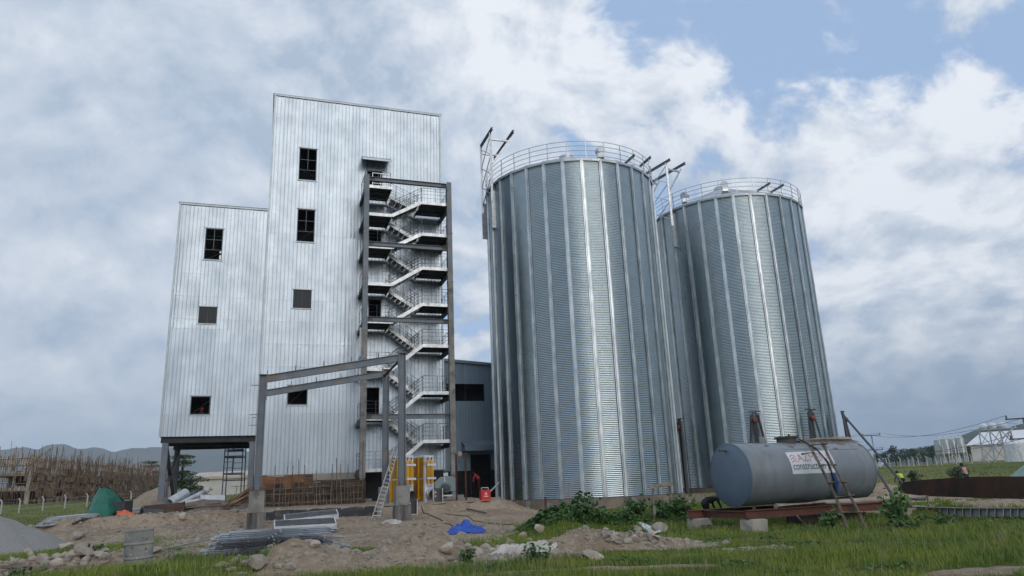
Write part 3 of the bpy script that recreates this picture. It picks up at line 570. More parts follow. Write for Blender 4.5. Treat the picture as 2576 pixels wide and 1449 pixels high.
# ---------------------------------------------------------------- silos
SR = 6.6; ZB, ZT = .84, 24.29; NST = 30; HH = ZT - ZB
def bay_mesh():                                             # one corrugated wall bay between two stiffeners
    pitch = .119; rows = int(HH / pitch * 6); half = R_(6.0); vs = []; fs = []; nc = 5
    for i in range(rows + 1):
        z = HH * i / rows; r = SR - .02 + .009 * math.sin(2 * math.pi * z / pitch)
        for j in range(nc): a = -half + 2 * half * j / (nc - 1); vs.append((r * math.cos(a), r * math.sin(a), z))
    for i in range(rows):
        for j in range(nc - 1): k = i * nc + j; fs.append((k, k + 1, k + nc + 1, k + nc))
    m = bpy.data.meshes.new('wall_bay'); m.from_pydata(vs, [], fs); m.materials.append(M_['galv']); m.polygons.foreach_set('use_smooth', [True] * len(fs)); return m
def stiff_mesh():                                           # hat-section upright with bolted splices
    mb = MB(); prof = [(-.125, .02), (-.065, .02), (-.05, .08), (.05, .08), (.065, .02), (.125, .02)]; z = 0.0; L = 2.72
    while z < HH - .1:
        z1 = min(z + L, HH - .06); t = .0 if int(z / L) % 2 else .004
        for (a, d), (a2, d2) in zip(prof, prof[1:]):
            mb.quad((SR + .012 + d + t, a, z), (SR + .012 + d2 + t, a2, z), (SR + .012 + d2 + t, a2, z1), (SR + .012 + d + t, a, z1))
        for s in (-1, 1): mb.box((SR + .035, s * .130, (z + z1) / 2), .075, .008, z1 - z)
        mb.box((SR + .012 + .092, 0, z1 - .12), .01, .08, .36); mb.box((SR + .04, -.095, z1 - .12), .012, .05, .36); mb.box((SR + .04, .095, z1 - .12), .012, .05, .36)
        z = z1
    return mb.mesh('stiffener', M_['stiff'])
def roof_mesh():
    mb = MB(); h = SR * math.tan(R_(26)); a = R_(6); ro = SR + .14; zt = HH + .02; d = .05
    def P(r, an, lift=0): return Vector((r * math.cos(an), r * math.sin(an), zt + (SR - r) * math.tan(R_(26)) + lift))
    rr = [ro, 4.4, 2.2, .45]
    for r0, r1 in zip(rr, rr[1:]):
        mb.quad(P(r0, -a * .96), P(r0, a * .96), P(r1, a * .96), P(r1, -a * .96))
        mb.quad(P(r0, a * .96), P(r0, a * .985, d), P(r1, a * .985, d), P(r1, a * .96)); mb.quad(P(r0, a * .985, d), P(r0, a * 1.02, d), P(r1, a * 1.02, d), P(r1, a * .985, d)); mb.quad(P(r0, a * 1.02, d), P(r0, a * 1.04, 0), P(r1, a * 1.04, 0), P(r1, a * 1.02, d))
    mb.quad(P(ro, -a * .96), P(ro, -a * .96) - Vector((.03, 0, .17)), P(ro, a * .8) - Vector((.03, 0, .17)), P(ro, a * .96))
    return mb.mesh('roof_panel', M_['galvbar'])
BAY, STF, RFP = bay_mesh(), stiff_mesh(), roof_mesh()
POSTM = MB().box((SR + .06, 0, .66), .05, .05, 1.32).mesh('rail_post', M_['galvbar'])
def ring_mesh(z, r, t):
    mb = MB(); mb.tube([Vector((r * math.cos(R_(a)), r * math.sin(R_(a)), z)) for a in range(0, 361, 4)], t, 6, False); return mb.mesh('rail', M_['galvbar'], True)
RAILS = [ring_mesh(z, SR + .06, .022) for z in (.20, .58, .95, 1.32)]
def make_silo(cx, cy, zb, phase, label):
    base = Vector((cx, cy, zb)); s = thing('grain_silo', base, label, 'silo', 'large grain silos'); fa = math.atan2(-cy, -cx)
    rz = lambda a: Matrix.Rotation(a, 3, 'Z')
    dz = ZT - zb - HH; scz = Matrix.Diagonal((1, 1, (ZT - zb) / HH))
    for k in range(NST):
        a = fa + R_(phase) + k * 2 * math.pi / NST
        link('stiffener', STF, s, base, rz(a) @ scz); link('wall_panel', BAY, s, base, rz(a + R_(6)) @ scz)
        link('roof_panel', RFP, s, base + Z3 * dz, rz(a + R_(6))); link('rail_post', POSTM, s, base + Z3 * (ZT - zb), rz(a + R_(3)))
    for m in RAILS: link('rail', m, s, base + Z3 * (ZT - zb), rz(0))
    mb = MB().lathe(base + Z3 * -1.6, [(SR + .22, 0), (SR + .22, 1.58), (SR - .3, 1.58)], 60); ringo = mb.build('concrete_ring', M_['conc_ring'], s, 40)
    for k in range(20):
        a = fa + R_(-95 + 10 * k); MB().box(base + Vector((math.cos(a) * (SR + .235), math.sin(a) * (SR + .235), -.8)), .02, .05 if k % 3 else .35, 1.5, (Vector((math.cos(a), math.sin(a), 0)), Vector((-math.sin(a), math.cos(a), 0)), Z3)).build('formwork_strip', M_['conccol'], ringo)
    MB().lathe(base + Z3 * (ZT - zb + SR * math.tan(R_(26)) - .3), [(.6, 0), (.6, .35), (.15, .5)], 24).build('roof_cap', M_['galvbar'], s, 40)
    return s, base, fa
silo1, B1, FA1 = make_silo(4.88, 53.96, ZB, -2.6, 'nearer large galvanised grain silo with corrugated walls and railing on top')
silo2, B2, FA2 = make_silo(19.65, 61.82, 1.04, -4.2, 'farther large galvanised grain silo standing behind the grey tank')
# roof fans
def roof_fan(s, base, fa, ang, r):
    a = fa + R_(ang); p = Vector((base.x + r * math.cos(a), base.y + r * math.sin(a), ZT + (SR - r) * math.tan(R_(26)) + .1)); ax = Vector((math.cos(a), math.sin(a), 0))
    f = MB().box(p + Z3 * .15, .5, .5, .35).build('roof_fan', M_['galvbar'], s); MB().lathe(p + Z3 * .62 - ax * .3, [(.30, 0), (.32, .25), (.32, .5), (.10, .5)], 20, ax, True).build('housing', M_['galvbar'], f, 40)
roof_fan(silo2, B2, FA2, -33, 5.6); roof_fan(silo2, B2, FA2, 4, 4.8); roof_fan(silo1, B1, FA1, 27, 5.6)
# catwalk brackets that climb above the eaves on the left shoulder of each silo
def catwalk_bracket(s, A, d, side, ztop, back, plate_z):
    g = lambda p, q, w_, nm='post', m='galvwhite': MB().bar(p, q, w_, w_).build(nm, M_[m], s)
    A = Vector(A); Bk = A + d * back; sd = side
    for P in (A, Bk):
        g(Vector((P.x, P.y, ZT - 1.6)), Vector((P.x, P.y, ztop)), .17)
        MB().box(Vector((P.x, P.y, plate_z)) + sd * .16, .10, .46, 3.0, (d, sd, Z3)).build('mounting_plate', M_['galvwhite'], s)
        g(Vector((P.x, P.y, ztop - 2.6)) + sd * .1, Vector((P.x, P.y, ztop - .25)) + sd * 1.7, .12, 'knee_brace'); g(Vector((P.x, P.y, ztop - .55)), Vector((P.x, P.y, ztop - .55)) + sd * 1.55, .13, 'cross_arm')
    MB().ibeam(Vector((A.x, A.y, ztop + .1)) - d * .55, Vector((Bk.x, Bk.y, ztop + .1)) + d * .1, .20, .16).build('catwalk_beam', M_['steel'], s)
    MB().ibeam(Vector((A.x, A.y, ztop + .1)) - d * .55 + sd * 1.75, Vector((Bk.x, Bk.y, ztop + .1)) + d * 2.0 + sd * 1.75, .20, .16).build('catwalk_beam', M_['steel'], s)
    z0, z1 = ZT - 1.0, ztop - .2; n = 3
    for k in range(n):
        a = z0 + (z1 - z0) * k / n; b_ = z0 + (z1 - z0) * (k + 1) / n
        g(Vector((A.x, A.y, a)), Vector((Bk.x, Bk.y, b_)), .06, 'lattice_brace', 'galvbar'); g(Vector((Bk.x, Bk.y, a)), Vector((A.x, A.y, b_)), .06, 'lattice_brace', 'galvbar')
catwalk_bracket(silo1, (-1.22, 51.0, 0), N3, U3, 28.5, 2.6, ZT - 2.2)
d2 = Vector((-.5, .866, 0)); catwalk_bracket(silo2, (13.95, 58.0, 0), d2, Vector((.866, .5, 0)), 28.55, 2.9, ZT - 2.0)
# short catwalk stubs on the far shoulders
for s, base, fa, an in ((silo1, B1, FA1, 50), (silo2, B2, FA2, 34)):
    a = fa + R_(an); p = Vector((base.x + math.cos(a) * (SR - .5), base.y + math.sin(a) * (SR - .5), ZT)); e = -N3
    for k, off in ((0, 0), (1, 1.7)):
        q = p + U3 * off * .8; MB().ibeam(q + Z3 * .75 - e * .8, q + Z3 * .75 + e * .9, .16, .12).build('catwalk_beam', M_['steel'], s)
        MB().bar(q + Z3 * .1 + e * .6, q + Z3 * .7 + e * .6, .10, .10).build('post', M_['galvwhite'], s)
# jacks standing round the farther silo
def jack(px, y0, lab):
    p = hit(px, y0); return p
def lifting_jack(base_pt, h, lab, face):
    j = thing('lifting_jack', base_pt, lab, 'jack', 'silo lifting jacks'); p = Vector(base_pt); f = face.normalized(); sd = f.cross(Z3).normalized()
    for k in (-1, 1): MB().bar(p + sd * (.10 * k), p + sd * (.10 * k) + Z3 * h, .09, .12).build('mast', M_['darksteel'], j)
    MB().bar(p + f * .5 + sd * .95, p + sd * .22 + Z3 * h * .97, .13, .13).build('leg', M_['darksteel'], j); MB().bar(p + f * .5 - sd * .95, p - sd * .22 + Z3 * h * .97, .13, .13).build('leg', M_['darksteel'], j)
    MB().box(p + Z3 * (h + .03), .9, .16, .06, (sd, f, Z3)).build('top_plate', M_['darksteel'], j)
    MB().lathe(p + Z3 * (h - .62) + f * .05, [(.16, 0), (.19, .03), (.19, .2), (.12, .26)], 16, f, True).build('motor', M_['redmotor'], j, 40)
    MB().tube([p + Z3 * (h - .7) + f * .16, p + Z3 * .4 + f * .14], .03, 6).build('chain', M_['darksteel'], j)
M_['redmotor'] = pm('orange_red_motor', (.24, .06, .04), (.18, .045, .035), 5, .5)
for an, lab in ((-47, 'dark A-frame jack leaning in the gap between the two silos'), (3, 'A-frame jack with red motor behind the left half of the grey tank'), (37, 'A-frame jack with red motor behind the right half of the grey tank'), (74, 'dark jack post at the right edge of the farther silo')):
    a = FA2 + R_(an); f = Vector((math.cos(a), math.sin(a), 0)); p = B2 + f * (SR + .75); p.z = gz(p.x, p.y); lifting_jack(p, 5.4 - p.z + 1.0, lab, f)
# ---------------------------------------------------------------- yard in front of the mill
def ZM(ox, oy, sc): return lambda a, b: ((ox + sc * a) / 1.54037, (oy + sc * b) / 1.54037)
z2 = ZM(560, 1050, 1400 / 2387); z4 = ZM(1300, 1250, 660 / 1195); z6 = ZM(0, 1650, 1000 / 2490); z7 = ZM(900, 1650, 1100 / 2576); z8 = ZM(1900, 1650, 1100 / 2576)
z9 = ZM(2900, 1550, 1068 / 2269); z10 = ZM(2550, 1580, 1000 / 2576); z11 = ZM(3300, 1580, 668 / 2305); z12 = ZM(1850, 1700, 750 / 2576); z13 = ZM(0, 1650, 620 / 2567); z14 = ZM(1450, 1700, 550 / 2277); z17 = ZM(560, 1700, 540 / 2445); z18 = ZM(0, 1900, 700 / 2576)
def onto(p): return Vector((p.x, p.y, gz(p.x, p.y)))
# portal frame
PO0, PO1 = 36.7, 42.0; PL, PR = -.22, 6.54
portal = thing('portal_frame', W(3.2, 39.3, .3), 'bare grey steel portal frame with two sloping roof beams', 'steel frame')
for o in (PO0, PO1):
    for u, zt, in ((PL, 7.40), (PR, 8.60)):
        c = MB().ibeam(W(u, o, 2.02), W(u, o, zt), .34, .30, .028, U3).build('column', M_['steel'], portal)
        MB().fbox(u - .22, u + .22, o - .22, o + .22, 1.99, 2.02).build('base_plate', M_['darksteel'], c)
        MB().fbox(u - .19, u + .19, o - .19, o + .19, zt, zt + .025).build('cap_plate', M_['steel'], c)
        for i, (dx, dy) in enumerate(((-.15, -.15), (.15, -.15), (-.15, .15), (.15, .15))): rod('anchor_bolt', W(u + dx, o + dy, 1.88), W(u + dx, o + dy, 2.16), .015, M_['rust'], c)
        if u == PL:
            for z in ((6.9, 5.5, 5.0, 4.2, 3.1, 2.7) if o == PO0 else (5.9,)): MB().bar(W(u - .17, o - .05, z), W(u - .52, o - .05, z), .14, .012).build('cleat', M_['steel'], c)
    bm_ = MB().ibeam(W(PL + .18, o, 7.23), W(PR - .18, o, 8.36), .36, .20, .025).build('roof_beam', M_['steel'], portal)
    for k in range(4):
        f = .22 + .2 * k; p = W(PL, o, 7.20).lerp(W(PR, o, 8.42), f); MB().bar(p + Z3 * .17, p + Z3 * .42, .10, .05, U3).build('purlin_cleat', M_['steel'], bm_)
    MB().bar(W(PL + .19, o, 6.85), W(PL + .19, o, 7.62), .24, .04, U3).build('end_plate', M_['steel'], bm_); MB().bar(W(PR - .19, o, 7.95), W(PR - .19, o, 8.72), .24, .04, U3).build('end_plate', M_['steel'], bm_)
MB().tube([W(PR - .1, PO0, 8.25), W(PR - .1, PO1, 8.25)], .09, 10).build('tie_pipe', M_['darksteel'], portal, 40)
for o, u, lab in ((PO0, PL, 'tall concrete pedestal under the left column of the portal frame'), (PO0, PR, 'tall concrete pedestal in front of the yellow and white filters'), (PO1, PL, 'rear left pedestal of the portal frame standing behind the front one'), (PO1, PR, 'concrete pedestal under the rear right portal column')):
    g0 = gz(*W(u, o, 0).xy) - .15; h = .34
    p = thing('concrete_pedestal', W(u, o, g0), lab, 'pedestal', 'column footings')
    MB().fbox(u - h, u + h, o - h, o + h, g0 + .8 if o == PO0 else g0, 1.985).build('shaft', M_['conccol'], p)
    if o == PO0: MB().fbox(u - h - .05, u + h + .05, o - h - .05, o + h + .05, g0, g0 + .78).build('tarred_foot', M_['tarfoot'] if 'tarfoot' in M_ else M_.setdefault('tarfoot', pm('tar_streaked_concrete', (.10, .095, .09), (.24, .22, .20), 1.8, .9, 0, .3, c3=(.03, .03, .03), s3=.8, stretch=(2, 2, .3))), p)
# slab edge wrapped in black membrane
for u0, u1, o, zt, lab in ((PL + .45, 5.6, 38.6, 1.06, 'raised concrete slab edge wrapped in black membrane behind the left pedestal'), (5.62, 12.0, 39.2, 1.02, 'raised concrete slab edge wrapped in black membrane under the filters')):
    k = thing('slab_edge', W((u0 + u1) / 2, o, .3), lab, 'slab'); n = 16; mb = MB(); rr = random.Random(5)
    for i in range(n + 1):
        u = u0 + (u1 - u0) * i / n
        for z, dd in ((.15, .04), (.45, .0), (.8, .015), (zt - .02, .0)): mb.v.append(W(u, o - dd + rr.uniform(-.03, .03), z + (rr.uniform(-.03, .02) if z > .9 else 0)))
    for i in range(n):
        for j in range(3): a = i * 4 + j; mb.f.append((a, a + 4, a + 5, a + 1))
    mb.build('membrane', M_['black'], k, True); MB().fbox(u0, u1, o + .02, o + 1.1, .2, zt).build('concrete_body', M_['concpale'], k)
# formwork fence of boards propped by sticks
fw = thing('formwork_wall', W(3.2, 44.5, 1.0), 'row of brown shuttering boards propped with crooked sticks below the tower', 'formwork')
rr = random.Random(21); u = -.2
while u < 5.5:
    w_ = rr.uniform(.35, .75); zt = 2.88 if u < 2.6 else 2.45
    z = 1.0
    while z < zt - .1:
        h = rr.uniform(.28, .42); h = min(h, zt - z); m = M_['ply'] if (z > 2.05 and u < 2.6) else M_['plyd']
        slab('board', W(u + w_ / 2, 44.6 + rr.uniform(-.02, .03), z + h / 2), w_ * .985, .03, h * .97, (U3, N3, Z3), m, fw); z += h
    u += w_
for k in range(34):
    u = -.3 + k * .175 + rr.uniform(-.05, .05); z1 = rr.choice((2.3, 2.5, 2.8, 3.1, 3.4, 3.75)) if k % 2 else rr.uniform(1.8, 2.6); l = rr.uniform(-.12, .12)
    if k == 33: u = 5.55; z1 = 4.7
    pts = [W(u + l * q + rr.uniform(-.015, .015), 44.48 - .25 * (1 - q) + .05 * q, .95 + (z1 - .95) * q) for q in (0, .35, .7, 1)]
    MB().tube(pts, rr.uniform(.025, .042), 6, True, .02).build('prop_stick', M_['wood'], fw, 50)
for z in (1.35, 1.75, 2.12): 
    for a, c in ((-.3, 2.8), (2.4, 5.6)): rod('waler', W(a, 44.42, z + rr.uniform(-.08, .08)), W(c, 44.40, z + rr.uniform(-.08, .08)), .038, M_['wood'], fw)
for k in range(7): u = .2 + k * .75; rod('brace_stick', W(u, 44.4, 2.1 + rr.uniform(-.3, .3)), W(u + rr.uniform(.2, .5), 43.7, 1.05), .032, M_['wood'], fw)
# stump of broken concrete under the stair column
for u in (CU0, CU1): MB().fbox(u - .55, u + .55, SO0 - .5, SO0 + .5, .7, 1.35).solo('concrete_footing', M_['conccol'], 'broken concrete footing at the ' + ('left' if u == CU0 else 'right') + ' stair column', 'footing', 'stair footings')
# near-black panel behind the machines, shade of the open base put into its colour
MB().fbox(6.4, 11.8, FO - .04, FO + .04, .9, 3.0).solo('painted_base_opening', M_['dark'], 'near-black panel painted as the shaded open base behind the filters', 'opening')
# the two filter units with yellow doors and bottles
def filter_unit(x, y, dist, lab, hgt):
    c = D(x, y, dist); view = Vector((c.x, c.y, 0)).normalized(); rot = Matrix.Rotation(R_(37), 3, 'Z'); f = rot @ (-view); sd = f.cross(Z3) * -1   # f front normal; sd to the viewer's right
    sd = Vector((-f.y, f.x, 0)); g = gz(c.x, c.y); zb = max(c.z, g); t = thing('filter_unit', Vector((c.x, c.y, zb)), lab, 'machine', 'yellow and white filter units'); wf, dp = .64, 1.35
    P = lambda a, b, z: Vector((c.x, c.y, zb)) + sd * a - f * b + Z3 * z     # a along the front, b into the depth
    ax = (sd, -f, Z3)
    MB().box(P(wf / 2, dp / 2, hgt / 2), wf, dp, hgt, ax).build('cabinet', M_['white'], t)
    for z0, z1, m in ((.10, hgt * .49, 'amber'), (hgt * .52, hgt - .1, 'yellow')):
        for b0, b1 in ((.10, .66), (.70, 1.26)):
            d = MB().box(P(-.02, (b0 + b1) / 2, (z0 + z1) / 2), .04, b1 - b0, z1 - z0, ax).build('door', M_['amber'], t); MB().box(P(-.07, (b0 + b1) / 2 + .12, (z0 + z1) / 2), .06, .07, (z1 - z0) * .94, ax).build('pull_rail', M_['yellow'], d)
    for a in (.17, .42):
        b = MB().lathe(P(a, -.11, 0), [(.01, 1.0), (.07, 1.02), (.09, 1.08), (.09, 2.12), (.07, 2.22), (.03, 2.26), (.03, 2.31)], 14, None, True).build('gas_bottle', M_['yellow'], t, 40)
        MB().lathe(P(a, -.11, 2.31), [(.035, 0), (.035, .07), (.06, .09), (.06, .11)], 10, None, True).build('valve', M_['darksteel'], b); MB().lathe(P(a, -.11, .86), [(.03, 0), (.05, .05), (.03, .13)], 10, None, True).build('valve', M_['galvbar'], b)
    for z in (1.28, 2.02): MB().box(P(.33, -.21, z), .62, .03, .12, ax).build('strap', M_['white'], t)
    MB().box(P(.295, -.12, 1.65), .05, .05, .85, ax).build('spacer', M_['yellow'], t)
    k = MB().lathe(P(.34, -.02, .40), [(.30, 0), (.30, .10), (.25, .10), (.25, .28)], 28, f).build('outlet_duct', M_['galvwhite'], t, 40); MB().lathe(P(.34, -.02, .40), [(.245, .27), (.0, .05)], 28, f).build('painted_bore', M_['pipein'], k)
    return t
filter_unit(*z14(812, 1062), 42.0, 'right hand white filter cabinet with yellow bottles and round outlet', 2.55)
filter_unit(*z14(478, 1096), 41.0, 'white filter cabinet with yellow doors half hidden by the concrete pedestal', 2.55)
# hammer mill
def hammer_mill(dist):
    c = D(*z14(1160, 945), dist); v = Vector((c.x, c.y, 0)).normalized(); sd = Vector((v.y, -v.x, 0)); f = -v; c.z = max(c.z, gz(c.x, c.y))
    t = thing('hammer_mill', c, 'grey-green hammer mill with blue-grey motor on the slab', 'machine'); P = lambda a, b, z: c + sd * a + f * b + Z3 * z
    prof = [(-.5, .35), (-.68, .62), (-.68, .88), (-.35, 1.16), (.35, 1.2), (.62, 1.0), (.62, .45), (.5, .35)]
    mb = MB()
    for b_ in (-.35, .25): mb.v += [P(a, b_, z) for a, z in prof]
    n = len(prof); mb.f.append(tuple(range(n, 2 * n))); mb.f.append(tuple(range(n))[::-1]); mb.f += [(i, (i + 1) % n, n + (i + 1) % n, n + i) for i in range(n)]
    mb.build('casing', M_['teal'], t); MB().box(P(-.02, 0, 1.30), .26, .3, .2, (sd, f, Z3)).build('inlet', M_['galvbar'], t)
    for a in (-.5, .5): MB().box(P(a, -.05, .17), .28, .5, .36, (sd, f, Z3)).build('foot', M_['teal'], t)
    m = MB().lathe(P(-.02, .26, .56), [(.27, 0), (.29, .05), (.29, .3), (.2, .38), (.0, .38)], 22, f).build('motor', M_['bluegrey'], t, 35); MB().lathe(P(-.02, .645, .56), [(.20, 0), (.05, .02)], 14, f).build('fan_cover', M_['darksteel'], m)
    MB().box(P(0, .32, .12), .7, .2, .08, (sd, f, Z3)).build('motor_rail', M_['galvbar'], t); MB().box(P(-.1, .27, 1.02), .06, .04, .3, (sd, f, Z3)).build('hinge', M_['galvbar'], t)
hammer_mill(43.5)
# hoist frame
h0 = D(*z14(1400, 960), 42.5); h0 = Vector((h0.x, h0.y, max(h0.z, gz(h0.x, h0.y)))); ht = thing('hoist_frame', h0, 'small rusty two-post hoist frame with pulley beside the hammer mill', 'hoist')
for dx, zt in ((-.27, 2.45), (.27, 2.45)): MB().ibeam(h0 + Vector((dx, 0, -.2)), h0 + Vector((dx, 0, zt)), .10, .09, .012, Vector((1, 0, 0))).build('post', M_['rust'], ht)
MB().bar(h0 + Vector((-.42, 0, 2.48)), h0 + Vector((.42, 0, 2.48)), .08, .05).build('crossbar', M_['darksteel'], ht)
p = MB().lathe(h0 + Vector((-.05, -.12, 2.47)), [(.10, 0), (.14, .02), (.10, .06), (.14, .10), (.10, .12)], 16, Vector((0, 1, 0)), True).build('pulley', M_['paleplank'], ht); MB().tube([h0 + Vector((-.08, -.06, 2.35)), h0 + Vector((-.09, -.06, 2.1)), h0 + Vector((-.13, -.06, 2.02)), h0 + Vector((-.08, -.06, 1.96)), h0 + Vector((-.05, -.06, 2.03))], .015, 6).build('hook', M_['rope'], p)
# welding set
b0 = D(*z14(1780, 1005), 41.0); b0.z = 1.03; wl = thing('welding_set', b0, 'small red welding set at the end of the slab edge', 'welder'); rx, ry = U3, N3
mb = MB(); mb.box(b0 + Z3 * .30, .52, .40, .56, (rx, ry, Z3)); mb.build('case', M_['redbox'], wl)
for k in (-.2, .2): MB().bar(b0 + rx * k + Z3 * .58, b0 + rx * k + Z3 * .68, .03, .03).build('handle_post', M_['galvbar'], wl)
MB().bar(b0 + rx * -.2 + Z3 * .69, b0 + rx * .2 + Z3 * .69, .03, .03).build('handle', M_['galvbar'], wl); MB().box(b0 + Z3 * .03, .56, .44, .05, (rx, ry, Z3)).build('skid', M_['orange'], wl)
mb = MB().lathe(b0 + ry * -.203 + Z3 * .37, [(.065, 0), (.065, .004), (.0, .004)], 18, -ry); mb.build('emblem', M_['white'], wl); MB().lathe(b0 + ry * -.209 + Z3 * .37, [(.03, 0), (.03, .003), (.0, .003)], 14, -ry).build('emblem_centre', M_['redbox'], wl)
for k in range(5): MB().box(b0 + rx * (-.10 + .05 * k) + ry * -.204 + Z3 * .235, .036, .006, .055, (rx, ry, Z3)).build('lettering', M_['white'], wl)
MB().bar(D(*z14(1845, 865), 42.0), D(*z14(2000, 705), 43.2), .06, .05).solo('metal_bar', M_['galvbar'], 'pale metal bar slanting from the red welder to the silo', 'bar')
# aluminium ladder against the portal column
la = [(z4(255, 1380), z4(425, 855)), (z4(310, 1355), z4(445, 870))]; ld = thing('aluminium_ladder', onto(hit(*z4(285, 1375))), 'aluminium ladder leaning against the right portal column', 'ladder'); ra = []
for (a, b_) in la: p = V(*a, 37.0); p.z = gz(p.x, p.y); q = V(*b_, 38.9); ra.append((p, q)); MB().bar(p, q, .035, .08).build('stile', M_['galvwhite'], ld)
for k in range(1, 19): f = k / 19; rod('rung', ra[0][0].lerp(ra[0][1], f), ra[1][0].lerp(ra[1][1], f), .018, M_['galvbar'], ld)
# steel base plates leaning about
def base_plate(px, dist, lab, tilt=0):
    p = D(*px, dist); p.z = gz(p.x, p.y) if dist < 40 else 1.03; t = thing('steel_bracket', p, lab, 'bracket'); a = (U3, N3, Z3)
    MB().box(p + Z3 * .38 + U3 * .14, .04, .30, .76, a).build('cheek', M_['galvwhite'], t); MB().box(p + Z3 * .38 - U3 * .36, .04, .30, .76, a).build('cheek', M_['galvwhite'], t)
    k = MB().box(p + Z3 * .40 - U3 * .11 + N3 * .14, .46, .03, .74, a).build('web', M_['darksteel'], t); MB().box(p + Z3 * .02 - U3 * .11, .54, .34, .03, a).build('foot_plate', M_['galvwhite'], t)
    for z in (.55, .35): MB().lathe(p + Z3 * z - U3 * .2 + N3 * .12, [(.05, 0), (.0, .01)], 12, -N3).build('bolt_hole', M_['white'], k)
base_plate(z14(640, 1335), 38.6, 'small steel channel bracket standing beside the right pedestal'); base_plate(z14(1050, 1020), 41.2, 'dark steel bracket propped against the right filter unit')
# stack of railing frames and pale grating boxes left of centre
st = thing('railing_stack', onto(D(*z7(230, 1120), 24.5)), 'stack of galvanised railing frames on bare soil', 'metal stack'); c = org[st]; ax = (Vector((.93, .37, 0)), Vector((-.37, .93, 0)), Z3)
rr = random.Random(3)
for k in range(13):
    z = c.z + .04 + .052 * k; off = ax[0] * rr.uniform(-.3, .3) + ax[1] * rr.uniform(-.12, .12); L = rr.choice((2.9, 3.4, 3.9)); cc = Vector((c.x, c.y, z)) + off + ax[0] * .5; mb = MB()
    for s in (-.55, -.18, .18, .55): mb.tube([cc + ax[0] * (-L / 2) + ax[1] * s, cc + ax[0] * (L / 2) + ax[1] * s], .022, 6)
    for q in (-.5, -.25, 0, .25, .5): mb.tube([cc + ax[0] * (L * q) + ax[1] * -.56, cc + ax[0] * (L * q) + ax[1] * .56], .020, 6)
    mb.build('railing_frame', M_['galvbar'], st, 50)
for px, w_, d_, lab, zz in ((z7(660, 945), 2.5, 1.0, 'lower pale steel box topped with grey grating', 0), (z7(715, 872), 2.3, .9, 'upper pale steel grating box tilted on the lower one', 0)):
    p = D(*px, 35.2 if w_ < 2.4 else 33.5); g = gz(p.x, p.y); t = thing('grating_box', Vector((p.x, p.y, g)), lab, 'grating', 'grating boxes'); zc = max(p.z, g + .05); ax = (U3, N3, Z3); tz = .06 if w_ < 2.4 else 0.0
    e1 = Vector((UX, UY, tz)).normalized(); e2 = (N3 * math.cos(R_(13)) + Z3 * math.sin(R_(13))).normalized(); e2 = (e2 - e1 * e2.dot(e1)).normalized(); a1 = (e1, e2, e1.cross(e2)); cc = Vector((p.x, p.y, zc + .22))
    for s in (-1, 1): MB().box(cc + a1[1] * (s * d_ / 2), w_, .04, .22, a1).build('side_channel', M_['white'], t); MB().box(cc + a1[0] * (s * w_ / 2), .04, d_, .22, a1).build('end_channel', M_['white'], t)
    mb = MB()
    for k in range(26): mb.box(cc + a1[0] * (-w_ / 2 + w_ * (k + .5) / 26) + a1[2] * .09, .02, d_ - .05, .04, a1)
    for k in range(12): mb.box(cc + a1[1] * (-d_ / 2 + d_ * (k + .5) / 12) + a1[2] * .105, w_ - .05, .02, .02, a1)
    mb.build('grating', M_['grid'], t); MB().box(cc - a1[2] * .10, w_ - .05, d_ - .05, .01, a1).build('bottom_plate', M_['darksteel'], t)
    for k in range(2): MB().box(Vector((p.x, p.y, (g + zc) / 2)) + a1[0] * (-.8 + 1.6 * k), .2, d_ * .9, max(zc - g + .06, .06), ax).build('bearer', M_['wood'], t)
# blue tarpaulin lying in folds
def cloth(name, c, w_, d_, h, mat, label, cat, seed, rot=0, nx_=34, ny_=22, fr=2.0):
    rr = np.random.RandomState(seed); xs = np.linspace(-1, 1, nx_); ys = np.linspace(-1, 1, ny_); Xc, Yc = np.meshgrid(xs, ys); edge = 1 + .22 * fbm(Xc * 1.7 + seed, Yc * 1.7, 3)
    a, b = Xc * w_ / 2 * edge, Yc * d_ / 2 * edge; ca, sa = math.cos(rot), math.sin(rot); wx = c.x + a * ca - b * sa; wy = c.y + a * sa + b * ca
    hh = h * .6 * np.clip(1 - (Xc ** 2 + Yc ** 2) * .9, 0, 1) * (1 + .9 * fbm(Xc * fr + seed, Yc * fr, 4)) + np.abs(fbm(Xc * 4 + seed, Yc * 3.2, 3)) * h * 1.1 * np.clip(1.15 - (Xc ** 2 + Yc ** 2) ** .5, 0, 1)
    z = gnd(wx, wy) + .02 + np.clip(hh, 0, 9); mb = MB(); mb.v = [Vector(p) for p in np.stack([wx, wy, z], -1).reshape(-1, 3)]
    for j in range(ny_ - 1):
        for i in range(nx_ - 1): k = j * nx_ + i; mb.f.append((k, k + 1, k + nx_ + 1, k + nx_))
    return mb.solo(name, mat, label, cat, None, 35)
cloth('blue_tarpaulin', D(*z7(2130, 945), 28.8), 1.45, 1.2, .40, M_['tarpb'], 'crumpled bright blue tarpaulin lying on the bare soil', 'tarpaulin', 4)
cloth('torn_sack', hit(*z7(1445, 880)), .9, 1.0, .12, M_['sack'], 'torn beige sack strip on soil near the ladder foot', 'sack', 9)
